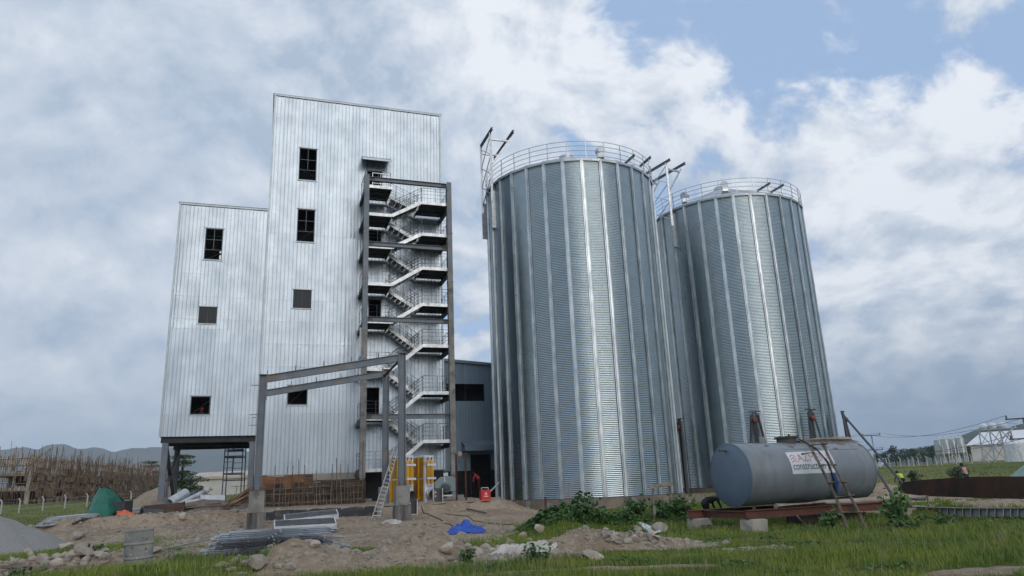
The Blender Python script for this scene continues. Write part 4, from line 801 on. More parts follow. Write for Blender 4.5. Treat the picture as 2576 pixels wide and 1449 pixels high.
# cables on the soil
def cable(pts, r, lab, mat='rope'):
    q = []
    for a, b in zip(pts, pts[1:]):
        A = hit(*a); B = hit(*b)
        for k in range(7): p = A.lerp(B, k / 7); q.append(Vector((p.x, p.y, gz(p.x, p.y) + r * .8)))
    MB().tube(q, r, 6).solo('cable', M_[mat], lab, 'cable', None, True)
cable([z14(760, 1120), z14(900, 1235), z14(1090, 1320), z14(1300, 1410)], .022, 'black cable running from the filters to the blue tarpaulin')
cable([z14(1080, 1205), z14(1340, 1240), z14(1500, 1248), z14(1720, 1340), z14(2050, 1385), z14(2270, 1390)], .018, 'thin black cable snaking over the soil towards the silo')
MB().bar(onto(hit(*z14(1490, 1150))) + Z3 * .05, onto(hit(*z14(1790, 1205))) + Z3 * .05, .12, .05).solo('timber_offcut', M_['wood'], 'short brown timber offcut on the soil before the slab edge', 'timber')
# ---------------------------------------------------------------- grey storage tank on its stand
TA = Vector((math.sin(R_(66)), math.cos(R_(66)), 0)); TP = Vector((TA.y, -TA.x, 0)); TC0 = Vector((7.08, 25.0, 1.80)); TR, TL = 1.03, 5.6
tank = thing('storage_tank', Vector((TC0.x, TC0.y, .7)), 'grey horizontal cylindrical tank with a white sign lying on rusty beams', 'tank')
def TPt(s, ang, r=TR): return TC0 + TA * s + (TP * math.cos(R_(ang)) + Z3 * math.sin(R_(ang))) * r   # ang: 0 faces the viewer, 90 is up
mb = MB(); seg = 72; rows = [0, .04, 1.75, 1.752, 3.5, 3.502, 5.2, 5.202, TL - .04, TL]
for i, s in enumerate(rows):
    for j in range(seg): mb.v.append(TPt(s, 360 * j / seg, TR - (.025 if i in (0, len(rows) - 1) else 0)))
for i in range(len(rows) - 1):
    for j in range(seg): a = i * seg + j; a2 = i * seg + (j + 1) % seg; mb.f.append((a, a2, a2 + seg, a + seg))
mb.build('shell', M_['tank'], tank, True)
for s, sg, m in ((0, -1, 'cap'), (TL, 1, 'tank')):
    e = MB().lathe(TC0 + TA * s, [(TR - .02, 0), (TR - .05, sg * .025), (.5, sg * .075), (.0, sg * .10)], 72, TA).build('end_cap', M_[m], tank, True)
    MB().lathe(TC0 + TA * s, [(TR - .03, -.02), (TR + .012, -.02), (TR + .012, .02), (TR - .03, .02)], 72, TA).build('rim_weld', M_[m], e, True)
for s0, s1, an in ((.0, 1.9, -24), (1.75, 3.5, 48), (3.5, 5.2, 44), (4.5, 5.8, -18), (3.5, 5.2, -50)):
    MB().bar(TPt(s0, an, TR + .002), TPt(s1, an, TR + .002), .012, .010).build('weld_seam', M_['cap'], tank)
for s in (1.75, 3.5, 5.25): MB().tube([TPt(s, a, TR + .001) for a in range(-90, 271, 6)], .006, 5, False).build('weld_seam', M_['tank'], tank)
mh = MB().lathe(TPt(2.65, 90, TR - .05), [(.34, 0), (.34, .20), (.42, .20), (.42, .25), (.0, .27)], 28).build('manhole', M_['darksteel'], tank, 40)
for s in (1.55, 3.6): MB().box(TPt(s, 90, TR + .09), .26, .03, .24, (TA, TP, Z3)).build('lifting_lug', M_['tank'], tank)
mb = MB().tube([TC0 + Z3 * .80 - TA * .32 - TP * .05, TC0 + Z3 * .78 + TA * .05 - TP * .05], .055, 10); mb.build('pipe_stub', M_['wood'], tank)
# dried concrete mud spilt along the crown
mb = MB(); rr = random.Random(2)
for k in range(150):
    s = rr.uniform(.5, 5.75); a = 90 + rr.gauss(0, 16) + (12 if rr.random() < .3 else 0); a = max(a, 34) if 2.2 < s < 4.8 else max(a, 56); r = rr.uniform(.02, .10) * (1.4 if s > 3 else 1)
    k0 = len(mb.v); n = 7
    for j in range(n): q = 2 * math.pi * j / n; rj = r * rr.uniform(.6, 1.3); mb.v.append(TPt(s + math.cos(q) * rj * 1.5, a + math.degrees(math.sin(q) * rj), TR + .004))
    mb.v.append(TPt(s, a, TR + .015)); mb.f += [(k0 + j, k0 + (j + 1) % n, k0 + n) for j in range(n)]
mo = mb.build('mud_crust', M_['mud'], tank); mo['kind'] = 'stuff'
mb = MB(); n = 30
for i in range(n + 1):
    s = 3.1 + 2.7 * i / n
    for a in (-1, -.5, 0, .5, 1): mb.v.append(TPt(s, 92 + a * (20 + 8 * math.sin(i * 1.7) + rr.uniform(-4, 4)), TR + .006 + (.05 + rr.uniform(0, .03)) * (1 - abs(a))))
for i in range(n):
    for j in range(4): a = i * 5 + j; mb.f.append((a, a + 5, a + 6, a + 1))
mb.build('mud_layer', M_['mud'], tank, True)
# sign with lettering, bent to the shell
def bent(s, h): return TPt(s, math.degrees(h / TR), TR + .012)
sg0, sg1, h0_, h1_ = 1.72, 3.70, -.06, .70
mb = MB(); n = 12
for i in range(2):
    for j in range(n + 1): mb.v.append(bent(sg0 if not i else sg1, h0_ + (h1_ - h0_) * j / n) + (Z3 * .05 if i and j == n else Vector((0, 0, 0))))
for j in range(n): mb.f.append((j, n + 1 + j, n + 2 + j, j + 1))
M_['sign'] = pm('white_printed_sheet', (.70, .71, .73), (.62, .65, .68), 1.2, .5); M_['fadered'] = pm('faded_red_print', (.48, .22, .24), (.55, .36, .37), 3.0, .6, lo=.4, hi=.6); M_['ink'] = pm('dark_teal_print', (.035, .075, .095), (.05, .09, .11), 4, .6)
sign = mb.build('sign_sheet', M_['sign'], tank, True)
def lettering(txt, s0, width, hb, height, mat, shear=0.0):
    c = bpy.data.curves.new('lettering', 'FONT'); c.body = txt; c.size = 1.0; o = bpy.data.objects.new('lettering', c); col.objects.link(o)
    bpy.context.view_layer.update(); me = bpy.data.meshes.new_from_object(o); bpy.data.objects.remove(o)
    vs = np.array([v.co[:] for v in me.vertices]); x0, x1 = vs[:, 0].min(), vs[:, 0].max(); sc = width / (x1 - x0); capm = .70
    for v in me.vertices: x, y, _ = v.co; q = TPt(s0 + (x - x0) * sc, math.degrees((hb + y / capm * height) / TR), TR + .020); v.co = q - org[tank]
    me.materials.append(M_[mat]); o = link('lettering', me, sign); return o
lettering('AZMERA', 2.10, 1.52, .35, .28, 'fadered'); lettering('construction plc', 1.80, 1.84, .08, .25, 'ink')
for k in range(3):
    mb = MB(); b0_ = .30 + .10 * k
    for a, c in ((0, 1), (1, 0)):
        p = lambda s, h: TPt(s, math.degrees(h / TR), TR + .02)
        mb.quad(p(1.80 + .13 * a, b0_ + .07 * a), p(1.93 + .13 * a, b0_ + .07 * c), p(1.93 + .13 * a, b0_ + .07 * c + .045), p(1.80 + .13 * a, b0_ + .07 * a + .045))
    mb.build('chevron', M_['fadered'], sign)
# things resting on the tank
MB().tube([TPt(2.8, 92, TR + .26), TPt(3.0, 70, TR + .10), TPt(3.18, 45, TR + .05), TPt(3.36, 15, TR + .05), TPt(3.5, -15, TR + .06), TPt(3.66, -38, TR + .10), TPt(3.8, -52, TR + .16)], .033, 8).solo('rubber_hose', M_['rope'], 'black hose hanging from the manhole down the front of the tank', 'hose', None, True)
mb = MB()
for i in range(9):
    f = i / 8; w_ = .09 * (1 - .6 * f); c = TPt(3.52 + .26 * f, -4 - 44 * f, TR + .04 + .07 * f)
    for j, q in enumerate((-1, -.3, .4, 1)): mb.v.append(c + TA * (q * w_) + TP * (.03 * math.sin(q * 4 + i)))
for i in range(8):
    for j in range(3): a = i * 4 + j; mb.f.append((a, a + 4, a + 5, a + 1))
mb.solo('blue_cloth', M_['tarpb'], 'narrow blue cloth dangling from the tank ladder', 'cloth', None, True)
lg = thing('pole_bundle', TPt(5.0, 90, TR + .06), 'dry poles lying along the crown of the tank', 'poles')
for k in range(5): MB().tube([TPt(3.6 + .3 * k, 90 + 6 * k - 8, TR + .09 + .02 * k), TPt(4.9 + .1 * k, 88 + 5 * k - 8, TR + .11 + .02 * k), TPt(5.75 + .05 * k, 88 + 5 * k, TR + .10 + .03 * k)], .035, 7).build('pole', M_['paleplank'], lg, 50)
# stand of rusty beams
sdz = .70; stand = thing('tank_stand', TC0 + Z3 * (sdz - .3 - TC0.z), 'rusty red steel beam stand beneath the grey tank', 'stand')
SP = lambda s, p, z: Vector((TC0.x, TC0.y, 0)) + TA * s + TP * p + Z3 * z
for p, s0, s1 in ((1.15, -.55, 6.9), (-1.05, -1.1, 6.9)): MB().ibeam(SP(s0, p, sdz - .13), SP(s1, p, sdz - .13), .26, .20, .025).build('long_beam', M_['redox'], stand)
for s in (-.45, 3.2, 6.7): MB().ibeam(SP(s, -1.0, sdz - .14), SP(s, 1.1, sdz - .14), .22, .16, .02).build('cross_beam', M_['redox'], stand)
MB().box(SP(-.1, 1.05, sdz + .06), .14, .02, .12, (TA, TP, Z3)).build('lug', M_['rust'], stand)
def block_stone(name, c, sx, sy, h, lab, mat='concpale', seed=0):
    rr = random.Random(seed); mb = MB(); g = gz(c.x, c.y) - .12; ax = (TA, TP)
    for z, k in ((g, 1.06), (g + h * .5, 1.0), (g + h * .94, .93), (g + h, .80)):
        for a, b in ((-1, -1), (-1, -.2), (-1, 1), (.3, 1), (1, 1), (1, .2), (1, -1), (-.2, -1)): mb.v.append(Vector((c.x, c.y, z)) + ax[0] * (a * sx / 2 * k + rr.uniform(-.03, .03)) + ax[1] * (b * sy / 2 * k + rr.uniform(-.03, .03)))
    for i in range(3):
        for j in range(8): a = i * 8 + j; b = i * 8 + (j + 1) % 8; mb.f.append((a, b, b + 8, a + 8)[::-1])
    mb.f.append(tuple(range(24, 32))[::-1]); return mb.solo(name, M_[mat], lab, 'block', 'blocks under the tank stand')
for s, p, lab, k in ((-.25, 1.12, 'pale concrete block under the near left corner of the tank stand', 1), (-.75, -1.0, 'mossy concrete block under the far left corner of the tank stand', 2), (6.3, 1.1, 'concrete block under the right end of the tank stand', 3)):
    q = SP(s, p, 0); block_stone('concrete_block', q, .62, .58, sdz - .27 - gz(q.x, q.y) + .12, lab, 'concpale', k)
MB().tube([SP(.75, 1.1, sdz + .06), SP(2.8, 1.12, sdz + .09), SP(4.4, 1.1, sdz + .07), SP(6.2, 1.12, sdz + .10)], [.10, .09, .10, .11], 10).solo('timber_log', M_['paleplank'], 'long peeled log lying on the front beam under the tank', 'log', None, 50)
MB().tube([SP(1.35, 1.3, sdz - .25), SP(1.6, 1.6, gz(*SP(1.6, 1.6, 0).xy) - .05)], .05, 8).solo('prop_log', M_['wood'], 'short round prop standing under the front beam of the tank stand', 'prop', None, 50)
for s in (2.6, 4.6): 
    q = SP(s, .4, 0); block_stone('tree_stump', q, 1.0, .7, .45, 'grey split stump lying under the ' + ('left part' if s < 3 else 'middle') + ' of the tank', 'bark', int(s * 10))
# rough pole ladder
wl = thing('pole_ladder', onto(D(*z10(1950, 1090), 25.2)), 'crooked wooden pole ladder leaning on the front of the tank', 'ladder'); rails_ = []
for k, pts in enumerate((((1510, 372, 27.2), (1600, 540, 26.4), (1690, 720, 25.9), (1775, 890, 25.5), (1865, 1045, 25.2)), ((1640, 352, 27.5), (1720, 520, 26.7), (1830, 715, 26.1), (1915, 880, 25.7), (2000, 1030, 25.3), (2055, 1105, 25.1)))):
    P_ = [D(*z10(a, b), d) for a, b, d in pts]; P_[-1].z = min(P_[-1].z, gz(P_[-1].x, P_[-1].y) + .02); rails_.append(P_); MB().tube(P_, .045, 8, True, .052).build('pole', M_['wood'], wl, 50)
for a, b in (((1505, 375, 27.1), (1685, 360, 27.3)), ((1430, 462, 26.7), (1560, 445, 26.8)), ((1605, 575, 26.25), (1780, 567, 26.4)), ((1700, 747, 25.75), (1882, 738, 25.9)), ((1785, 895, 25.4), (1962, 875, 25.55)), ((1838, 1046, 25.1), (2048, 1044, 25.15))): MB().tube([D(*z10(a[0], a[1]), a[2]), D(*z10(b[0], b[1]), b[2])], .036, 7).build('rung', M_['wood'], wl, 50)
# guy struts behind the tank
MB().bar(D(*z9(765, 105), 57.0), onto(D(*z9(1290, 640), 46)), .10, .10).solo('guy_strut', M_['darksteel'], 'long dark guy strut slanting down to the right of the silo', 'strut')
MB().bar(D(*z9(1035, 545), 40), onto(D(*z9(1220, 712), 36.5)), .09, .09).solo('guy_strut', M_['darksteel'], 'short dark strut poking out behind the right end of the tank', 'strut')
# rusted shell plate and flanged ring segment on the right
rp = thing('rusted_plate', onto(D(*z9(1700, 800), 30)), 'long dark rusted curved steel plate at the right', 'steel plate'); mb = MB(); pts = []
key = [(1225, 742, 748, 33.5), (1290, 676, 772, 33.0), (1450, 657, 792, 32.0), (1640, 644, 798, 31.0), (1900, 630, 806, 30.0), (2100, 628, 812, 29.0), (2269, 628, 816, 28.3), (2500, 622, 830, 27.4), (2800, 618, 850, 26.6)]
M_['rustdark'].node_tree  # the plate is scorched and rusted all over
for i, (a, t_, b, d) in enumerate(key):
    lo_ = D(*z9(a, b), d); hi_ = D(*z9(a, t_), d + .12); hi_.xy = lo_.xy + (Vector((lo_.x, lo_.y)).normalized() * .12); pts.append((lo_, hi_))
for i, ((l0, t0), (l1, t1)) in enumerate(zip(pts, pts[1:])):
    nrm = Vector((l0.x, l0.y, 0)).normalized() * .02
    pl_ = MB(); pl_.v = [l0, l1, t1, t0, l0 + nrm, l1 + nrm, t1 + nrm, t0 + nrm]; pl_.f = [(0, 1, 2, 3), (7, 6, 5, 4), (3, 2, 6, 7), (0, 4, 5, 1), (1, 5, 6, 2), (0, 3, 7, 4)]; po = pl_.build('shell_plate', M_['rustdark'], rp)
    for k in range(5): q = l1.lerp(t1, .08 + .2 * k) - nrm * .6; MB().box(q, .03, .03, .03).build('rivet', M_['redox'], po)
fr = thing('flanged_ring_segment', onto(D(*z9(1900, 930), 28)), 'pale grey flanged curved ring segment lying in the grass', 'ring segment')
key = [(1380, 878, 905, 30.5), (1520, 884, 945, 29.8), (1700, 888, 957, 29.0), (1900, 890, 960, 28.2), (2100, 890, 958, 27.6), (2280, 888, 955, 27.2), (2500, 884, 950, 26.9)]
P_ = [(D(*z9(a, b), d), D(*z9(a, t_), d)) for a, t_, b, d in key]
for i in range(len(P_) - 1):
    (l0, t0), (l1, t1) = P_[i], P_[i + 1]; n_ = Vector((l0.x, l0.y, 0)).normalized()
    MB().quad(l0, l1, t1, t0).build('web', M_['greyconc'] if 'greyconc' in M_ else M_.setdefault('greyconc', pm('pale_grey_steel', (.34, .35, .36), (.26, .27, .28), 1.5, .6, .2)), fr); MB().bar(t0 - n_ * .05, t1 - n_ * .05, .16, .03).build('top_flange', M_['galvwhite'], fr)
    for q in (.0, .33, .66): a = l0.lerp(l1, q); b = t0.lerp(t1, q); MB().bar(a - n_ * .06, b - n_ * .06, .02, .12, n_).build('rib', M_['galvwhite'], fr)
MB().tube([D(*z9(1285, 812), 30.5), D(*z9(1375, 808), 30.4), D(*z9(1470, 806), 30.2)], .09, 10).solo('timber_log', M_['paleplank'], 'short peeled log before the rusted plate', 'log', None, 50)
MB().tube([onto(D(*z9(1474, 826), 30.0)), D(*z9(1472, 788), 30.0)], .05, 8).solo('timber_stake', M_['paleplank'], 'stake beside the short log at the rusted plate', 'stake', None, 50)
# pale pole barrier in front of the nearer silo and small stakes
bar_ = thing('barrier', onto(D(*z12(2330, 1000), 33.5)), 'grey board nailed to sticks at the right foot of the nearer silo', 'barrier')
MB().bar(D(*z12(2290, 640), 33.5), D(*z12(2600, 600), 34.0), .03, .16).build('board', M_['paleplank'], bar_); q = D(*z12(2300, 900), 33.4); MB().tube([Vector((q.x, q.y, gz(q.x, q.y))), D(*z12(2340, 660), 33.5)], .05, 7).build('stick', M_['wood'], bar_); q = D(*z12(2560, 850), 34); MB().tube([Vector((q.x, q.y, gz(q.x, q.y))), D(*z12(2550, 600), 34.0)], .05, 7).build('stick', M_['wood'], bar_)
for a, b, c, r, m, lab in (((900, 1005), (905, 775), 38, .06, 'rust', 'dark stake standing in soil before the nearer silo'), ((1240, 905), (1220, 600), 44, .06, 'paleplank', 'pale stick leaning on the ring of the nearer silo'), ((2350, 1040), (2350, 895), 31, .06, 'paleplank', 'short pale stake in the grass near the tank stand')):
    p = D(*z12(*a), c); q = D(*z12(*b), c); p.z = gz(p.x, p.y) - .05; MB().tube([p, p.lerp(q, .5) + Vector((.02, 0, 0)), q], r, 7).solo('stake', M_[m], lab, 'stake', None, 50)
p = onto(D(*z8(1280, 885), 25.5)); q = onto(D(*z8(1520, 925), 23.5)); 
mb = MB(); n_ = (q - p).normalized(); sd = n_.cross(Z3); mb.quad(p - sd * .05 + Z3 * .16, p + sd * .05 + Z3 * .14, q + sd * .12 + Z3 * .08, q - sd * .12 + Z3 * .14); mb.quad(p + sd * .05 + Z3 * .14, p + sd * .06 + Z3 * .08, q + sd * .14 + Z3 * .02, q + sd * .12 + Z3 * .08); mb.solo('white_sheet', M_['white'], 'white sheet offcut lying in the grass beyond the rubble', 'sheet')
MB().bar(onto(D(*z12(915, 880), 42)) + Z3 * .5, onto(D(*z12(1130, 935), 41)) + Z3 * .3, .04, .22).solo('grey_plank', M_['galvbar'], 'grey plank slanting into the vines before the silo ring', 'plank')
# ---------------------------------------------------------------- left of the mill
def terrain_pile(name, c, rx, ry, h, mat, lab, cat, seed, n=60, rot=0, power=1.1, kind=None, group=None):
    mb = MB(); m = 26; rr = np.random.RandomState(seed)
    for i in range(m + 1):
        r = i / m
        for j in range(n):
            a = 2 * math.pi * j / n; x = rx * r * math.cos(a); y = ry * r * math.sin(a); ca, sa = math.cos(rot), math.sin(rot); X = c.x + x * ca - y * sa; Y = c.y + x * sa + y * ca
            k = 1 + .18 * float(fbm(np.array(math.cos(a) * 1.5 + seed), np.array(math.sin(a) * 1.5), 3)); z = gz(X, Y) - .06 + h * max(0, (1 - r ** power * k * 1.0)) + (.06 * h * float(fbm(np.array(X * 2.0), np.array(Y * 2.0), 4)) if r < .97 else 0); mb.v.append(Vector((X, Y, z)))
    for i in range(m):
        for j in range(n): a = i * n + j; b = i * n + (j + 1) % n; mb.f.append((a, a + n, b + n, b) if i else (a, a + n, b + n))
    return tag(mb.solo(name, mat, lab, cat, group, True), kind=kind)
terrain_pile('gravel_pile', D(-40, 1352, 34.5), 2.9, 3.0, 1.4, M_['gravel'], 'smooth cone of grey gravel at the left edge', 'gravel pile', 5, power=1.35)
terrain_pile('sand_heap', D(*z6(1420, 770), 78), 4.2, 3.0, 2.0, M_['sandy'] if 'sandy' in M_ else M_.setdefault('sandy', pm('sandy_soil', (.34, .26, .175), (.27, .20, .14), .8, .95, 0, .4)), 'tan sand heap beyond the left footing of the side block', 'sand heap', 8)
# tarpaulin-covered machine
def tarp_tent():
    g = [((975, 588), 43.6), ((1040, 588), 43.6), ((945, 596), 44.2), ((1110, 640), 43.8), ((1228, 745), 43.5), ((1075, 860), 42.2), ((1020, 905), 42.0), ((920, 930), 42.2), ((825, 870), 42.6), ((860, 770), 43.6), ((1000, 720), 42.6), ((1060, 720), 42.7), ((905, 720), 43.2), ((1150, 760), 43.0), ((930, 840), 42.3), ((1050, 800), 42.3)]
    P_ = [D(*z6(*a), d) for a, d in g]; base = onto(P_[7]); t = thing('covered_machine', base, 'leaning machine hidden under a dark green tarpaulin', 'machine')
    f = [(0, 2, 12), (0, 12, 10), (0, 10, 11, 1), (1, 11, 3), (3, 11, 13), (3, 13, 4), (13, 11, 15), (13, 15, 5), (10, 12, 14), (12, 9, 14), (2, 9, 12), (9, 8, 14), (8, 7, 14), (14, 7, 6), (14, 6, 15), (10, 14, 15), (10, 15, 11), (15, 6, 5), (4, 13, 5)]
    mb = MB(); mb.v = P_; mb.f = f; o = mb.build('tarpaulin', M_['tarpg'], t, 60)
    s = o.modifiers.new('sub', 'SUBSURF'); s.levels = s.render_levels = 3
    tx = bpy.data.textures.new('folds', 'CLOUDS'); tx.noise_scale = .5; dm = o.modifiers.new('folds', 'DISPLACE'); dm.texture = tx; dm.strength = .16; dm.texture_coords = 'GLOBAL'
    back = Vector((base.x, base.y, 0)).normalized(); mb = MB()
    for a, c in ((2, 9), (9, 8), (2, 0), (0, 1), (1, 3), (3, 4)): mb.quad(P_[a], P_[c], P_[c] + back * .9 - Z3 * .5, P_[a] + back * .9 - Z3 * .5)
    mb.build('tarpaulin_back', M_['tarpg'], t)
    c = D(*z6(1170, 830), 42.9); MB().quad(D(*z6(1225, 760), 43.4), D(*z6(1180, 790), 43.1), D(*z6(1100, 880), 42.6), D(*z6(1130, 890), 42.7), D(*z6(1190, 850), 43.0)).build('blue_lining', M_['tarpb'], t); MB().quad(D(*z6(1125, 825), 42.4), D(*z6(1170, 820), 42.5), D(*z6(1160, 850), 42.4), D(*z6(1128, 852), 42.4)).build('orange_patch', M_['orange'], t)
    rod('leg', D(*z6(1195, 825), 43.0), onto(D(*z6(1240, 895), 42.6)), .05, M_['darksteel'], t); MB().box(onto(D(*z6(1080, 880), 43.2)) + Z3 * .35, 1.6, .8, .7).build('machine_bed', M_['darksteel'], t)
tarp_tent()
cloth('orange_sheet', onto(D(*z6(1200, 915), 41.2)), .9, .7, .28, M_['orange'], 'crumpled orange plastic sheet beside the green tarpaulin', 'sheet', 6, nx_=14, ny_=10)
# stacked sheets and beams on the ground
sh = thing('sheet_stack', onto(D(*z6(650, 920), 40)), 'stack of long silver roofing sheets left of the green tarpaulin', 'sheet stack'); rr = random.Random(8)
for k in range(6):
    a = D(*z6(375 + 25 * k, 968 - 16 * k), 40 + .25 * k); b = D(*z6(835 + 20 * k, 905 - 12 * k), 41.2 + .3 * k); MB().bar(a, b, .75, .05).build('roofing_sheet', M_['galvwhite'] if k % 2 else M_['galvbar'], sh)
    a = D(*z6(1190 + 10 * k, 830 - 6 * k), 46 + .2 * k); b = D(*z6(1450 + 5 * k, 795 - 3 * k), 47.5 + .2 * k)
    if k < 4: MB().bar(a, b, .35, .07).build('roofing_sheet', M_['galvbar'] if k % 2 else M_['galvwhite'], sh)
for k in range(3): p = D(*z6(500 + 140 * k, 955 - 20 * k), 40.4 + .3 * k); q = onto(p); MB().box((p + q) / 2, .25, .9, max(p.z - q.z, .1)).build('bearer', M_['wood'], sh)
for k in range(4): MB().bar(D(*z6(700 + 30 * k, 945 - 14 * k), 39.8), D(*z6(1300 + 25 * k, 915 - 22 * k), 41.2 + .3 * k), .12, .10).solo('steel_section', M_['darksteel'], ('lowest', 'second lowest', 'second topmost', 'topmost')[k] + ' dark steel section beneath the green tarpaulin', 'steel section', 'dark steel sections')
fl = thing('pipe_flange', onto(D(*z6(1380, 890), 42.2)), 'dark flanged duct ring beside the left footing', 'duct'); c = D(*z6(1375, 860), 42.2); ax_ = Vector((-.75, -.66, 0))
MB().lathe(c, [(.30, -.5), (.30, 0), (.40, 0), (.40, .05), (.28, .05), (.27, -.4)], 24, ax_).build('ring', M_['darksteel'], fl, 40); MB().lathe(c - ax_ * .9, [(.34, 0), (.30, .05), (.30, .4)], 24, ax_).build('flange', M_['darksteel'], fl, 40)
# drum
dp_ = D(*z18(1968, 1150), 18.8); dz0 = gz(dp_.x, dp_.y) - .05; drum = thing('steel_drum', Vector((dp_.x, dp_.y, dz0)), 'stained old steel drum standing in the foreground grass', 'drum')
def drumprof():
    pr = [(.0, .02), (.27, .02), (.295, .0), (.295, .27)]; 
    for zc in (.30, .60): pr += [(.290, zc - .03), (.305, zc - .01), (.305, zc + .01), (.290, zc + .03)]
    return pr + [(.292, .86), (.300, .87), (.300, .885), (.288, .885), (.285, .84), (.0, .835)]
MB().lathe(Vector((dp_.x, dp_.y, dz0)), drumprof(), 40).build('body', M_['drum'], drum, 35); drum.rotation_euler = (R_(1.5), R_(-2.5), 0)
for k in range(26):
    a = rr.uniform(-2.6, -.5); z = rr.uniform(.05, .8); s_z = rr.uniform(.01, .035); rad_ = .297; c = Vector((dp_.x, dp_.y, dz0)) + Vector((math.cos(a) * rad_, math.sin(a) * rad_, z)); n_ = Vector((math.cos(a), math.sin(a), 0)); MB().lathe(c, [(s_z, 0), (s_z * .6, .006), (0, .008)], 7, n_).build('mortar_splash', M_['mud'] if k % 3 else M_['sack'], drum)
# pipes, sticks and planks under the side block
pp = [((430, 1140), (720, 960), 47.5, 48.5, .30), ((520, 1190), (1050, 930), 47.0, 49.0, .13), ((790, 1075), (990, 1060), 48.6, 48.6, .16), ((965, 1075), (1395, 1075), 47.8, 48.0, .30), ((640, 1180), (960, 1150), 46.6, 46.8, .13), ((700, 1125), (960, 1090), 47.3, 47.6, .13), ((445, 1195), (760, 990), 46.8, 48.2, .12), ((560, 1120), (870, 950), 47.6, 49.2, .15), ((1020, 960), (1100, 900), 49.4, 49.6, .17)]
lbl = ['wide white pipe with open end beneath the raised side block', 'long slim white pipe sloping over the pipe heap', 'short white pipe behind the thick horizontal pipe', 'thick white pipe lying level in front of the scaffold', 'lowest white pipe at the foot of the pipe heap', 'white pipe wedged between the lower pipes', 'grey pipe lowest on the sloping side of the heap', 'grey pipe resting on top of the sloping heap', 'dusty wrapped pipe end at the top of the heap']
for (a, b, d0, d1, r), lab in zip(pp, lbl):
    A_ = D(*z17(*a), d0); B_ = D(*z17(*b), d1); t = thing('plastic_pipe', A_, lab, 'pipe', 'pipe heap'); ax_ = (B_ - A_).normalized(); L = (B_ - A_).length
    MB().lathe(A_, [(r, 0), (r, L), (r * .9, L), (r * .9, 0), (r, 0)], 20, ax_).build('wall', M_['pvc'] if 'grey' not in lab else M_['galvbar'], t, 40); MB().lathe(A_, [(r * .895, L - .12), (0, L - .13)], 20, ax_).build('painted_bore', M_['pipein'], t)
pz = W(-3.3, 47.9, 0); terrain_pile('debris_heap', Vector((pz.x, pz.y, 0)), 3.4, 1.3, .75, M_['mud'], 'low heap of soil under the white pipes', 'soil heap', 15, rot=TH)
sk = thing('stick_heap', onto(D(*z17(1300, 1300), 43.5)), 'big heap of long dry sticks left of the front pedestal', 'stick heap'); rr = random.Random(14)
for k in range(46):
    f = k / 46; a = D(*z17(1280 + rr.uniform(-80, 60), 1300 + rr.uniform(-50, 40)), 42.5 + rr.uniform(0, 1.2)); b = D(*z17(1830 + rr.uniform(-30, 60), 880 + rr.uniform(-70, 200)), 44.5 + rr.uniform(-.8, .8)); m_ = a.lerp(b, .5) + Vector((0, 0, rr.uniform(-.08, .08)))
    MB().tube([a, m_, b], rr.uniform(.028, .05), 6, True, .025).build('stick', M_['bamboo'], sk, 50)
for k in range(40):
    y0 = rr.uniform(1190, 1370); a = D(*z17(200 + rr.uniform(0, 250), y0 + 30), 42.6 + rr.uniform(0, 1.6)); b = D(*z17(1250 + rr.uniform(-150, 560), y0 - rr.uniform(0, 90)), 43.2 + rr.uniform(0, 1.2)); MB().tube([a, a.lerp(b, .5) + Z3 * rr.uniform(-.05, .06), b], rr.uniform(.03, .055), 6).build('stick', M_['wood'], sk, 50)
terrain_pile('debris_heap', onto(W(-3.0, 43.6, 0)), 3.6, 1.0, .65, M_['mud'], 'brown soil bank under the long sticks', 'soil heap', 25, rot=TH)
MB().box(onto(D(*z17(330, 1400), 42.5)) + Z3 * .22, 1.9, .5, .5, (Vector((UX, UY, .05)).normalized(), N3, Z3)).solo('timber_baulk', M_['plyd'], 'heavy dark timber baulk at the left end of the stick heap', 'timber')
p_ = W(-5.15, 46.6, 0); MB().tube([onto(p_), onto(p_) + Z3 * 1.6], .13, 12).solo('grey_post', M_['galvbar'], 'short grey upright pipe beside the left footing', 'pipe', None, 40)
# scaffold tower under the side block
sc_ = thing('scaffold_tower', onto(D(*z17(1520, 960), 51)), 'narrow dark blue frame scaffold below the side block', 'scaffold'); M_['scaf'] = pm('dark_blue_scaffold', (.012, .025, .06), (.02, .035, .07), 3, .5)
g = [D(*z17(1360, 980), 52.0), D(*z17(1690, 960), 52.0)]; U0, U1 = g[0], g[1]; zt = 5.5
for (a, top) in ((U0, z17(1425, 0)), (U1, z17(1735, 0))):
    q = D(*top, 52.0)
    for o_ in (0, .55): rod('standard', Vector((a.x, a.y + o_, gz(a.x, a.y))), Vector((q.x, q.y + o_, q.z + .4)), .035, M_['scaf'], sc_)
def sfr(fx, y): 
    a = D(*z17(1360 + (1425 - 1360) * (960 - y) / 960, y), 52.0); b = D(*z17(1690 + (1735 - 1690) * (960 - y) / 960, y - 10), 52.0); return a.lerp(b, fx)
for y in (195, 220, 310, 335, 610, 632, 735): rod('ledger', sfr(0, y), sfr(1, y), .03, M_['scaf'], sc_); rod('ledger', sfr(0, y) + Vector((0, .55, 0)), sfr(1, y) + Vector((0, .55, 0)), .025, M_['scaf'], sc_)
for y0, y1 in ((-40, 195), (335, 610)): rod('inner_post', sfr(.48, y0), sfr(.46, y1), .025, M_['scaf'], sc_); rod('inner_post', sfr(.53, y0), sfr(.5, y1), .025, M_['scaf'], sc_)
for y, s in ((30, 1), (95, 0), (120, 1), (410, 0), (430, 1), (515, 0), (525, 1)): rod('rung', sfr(.0 if not s else .52, y), sfr(.47 if not s else 1, y), .018, M_['scaf'], sc_)
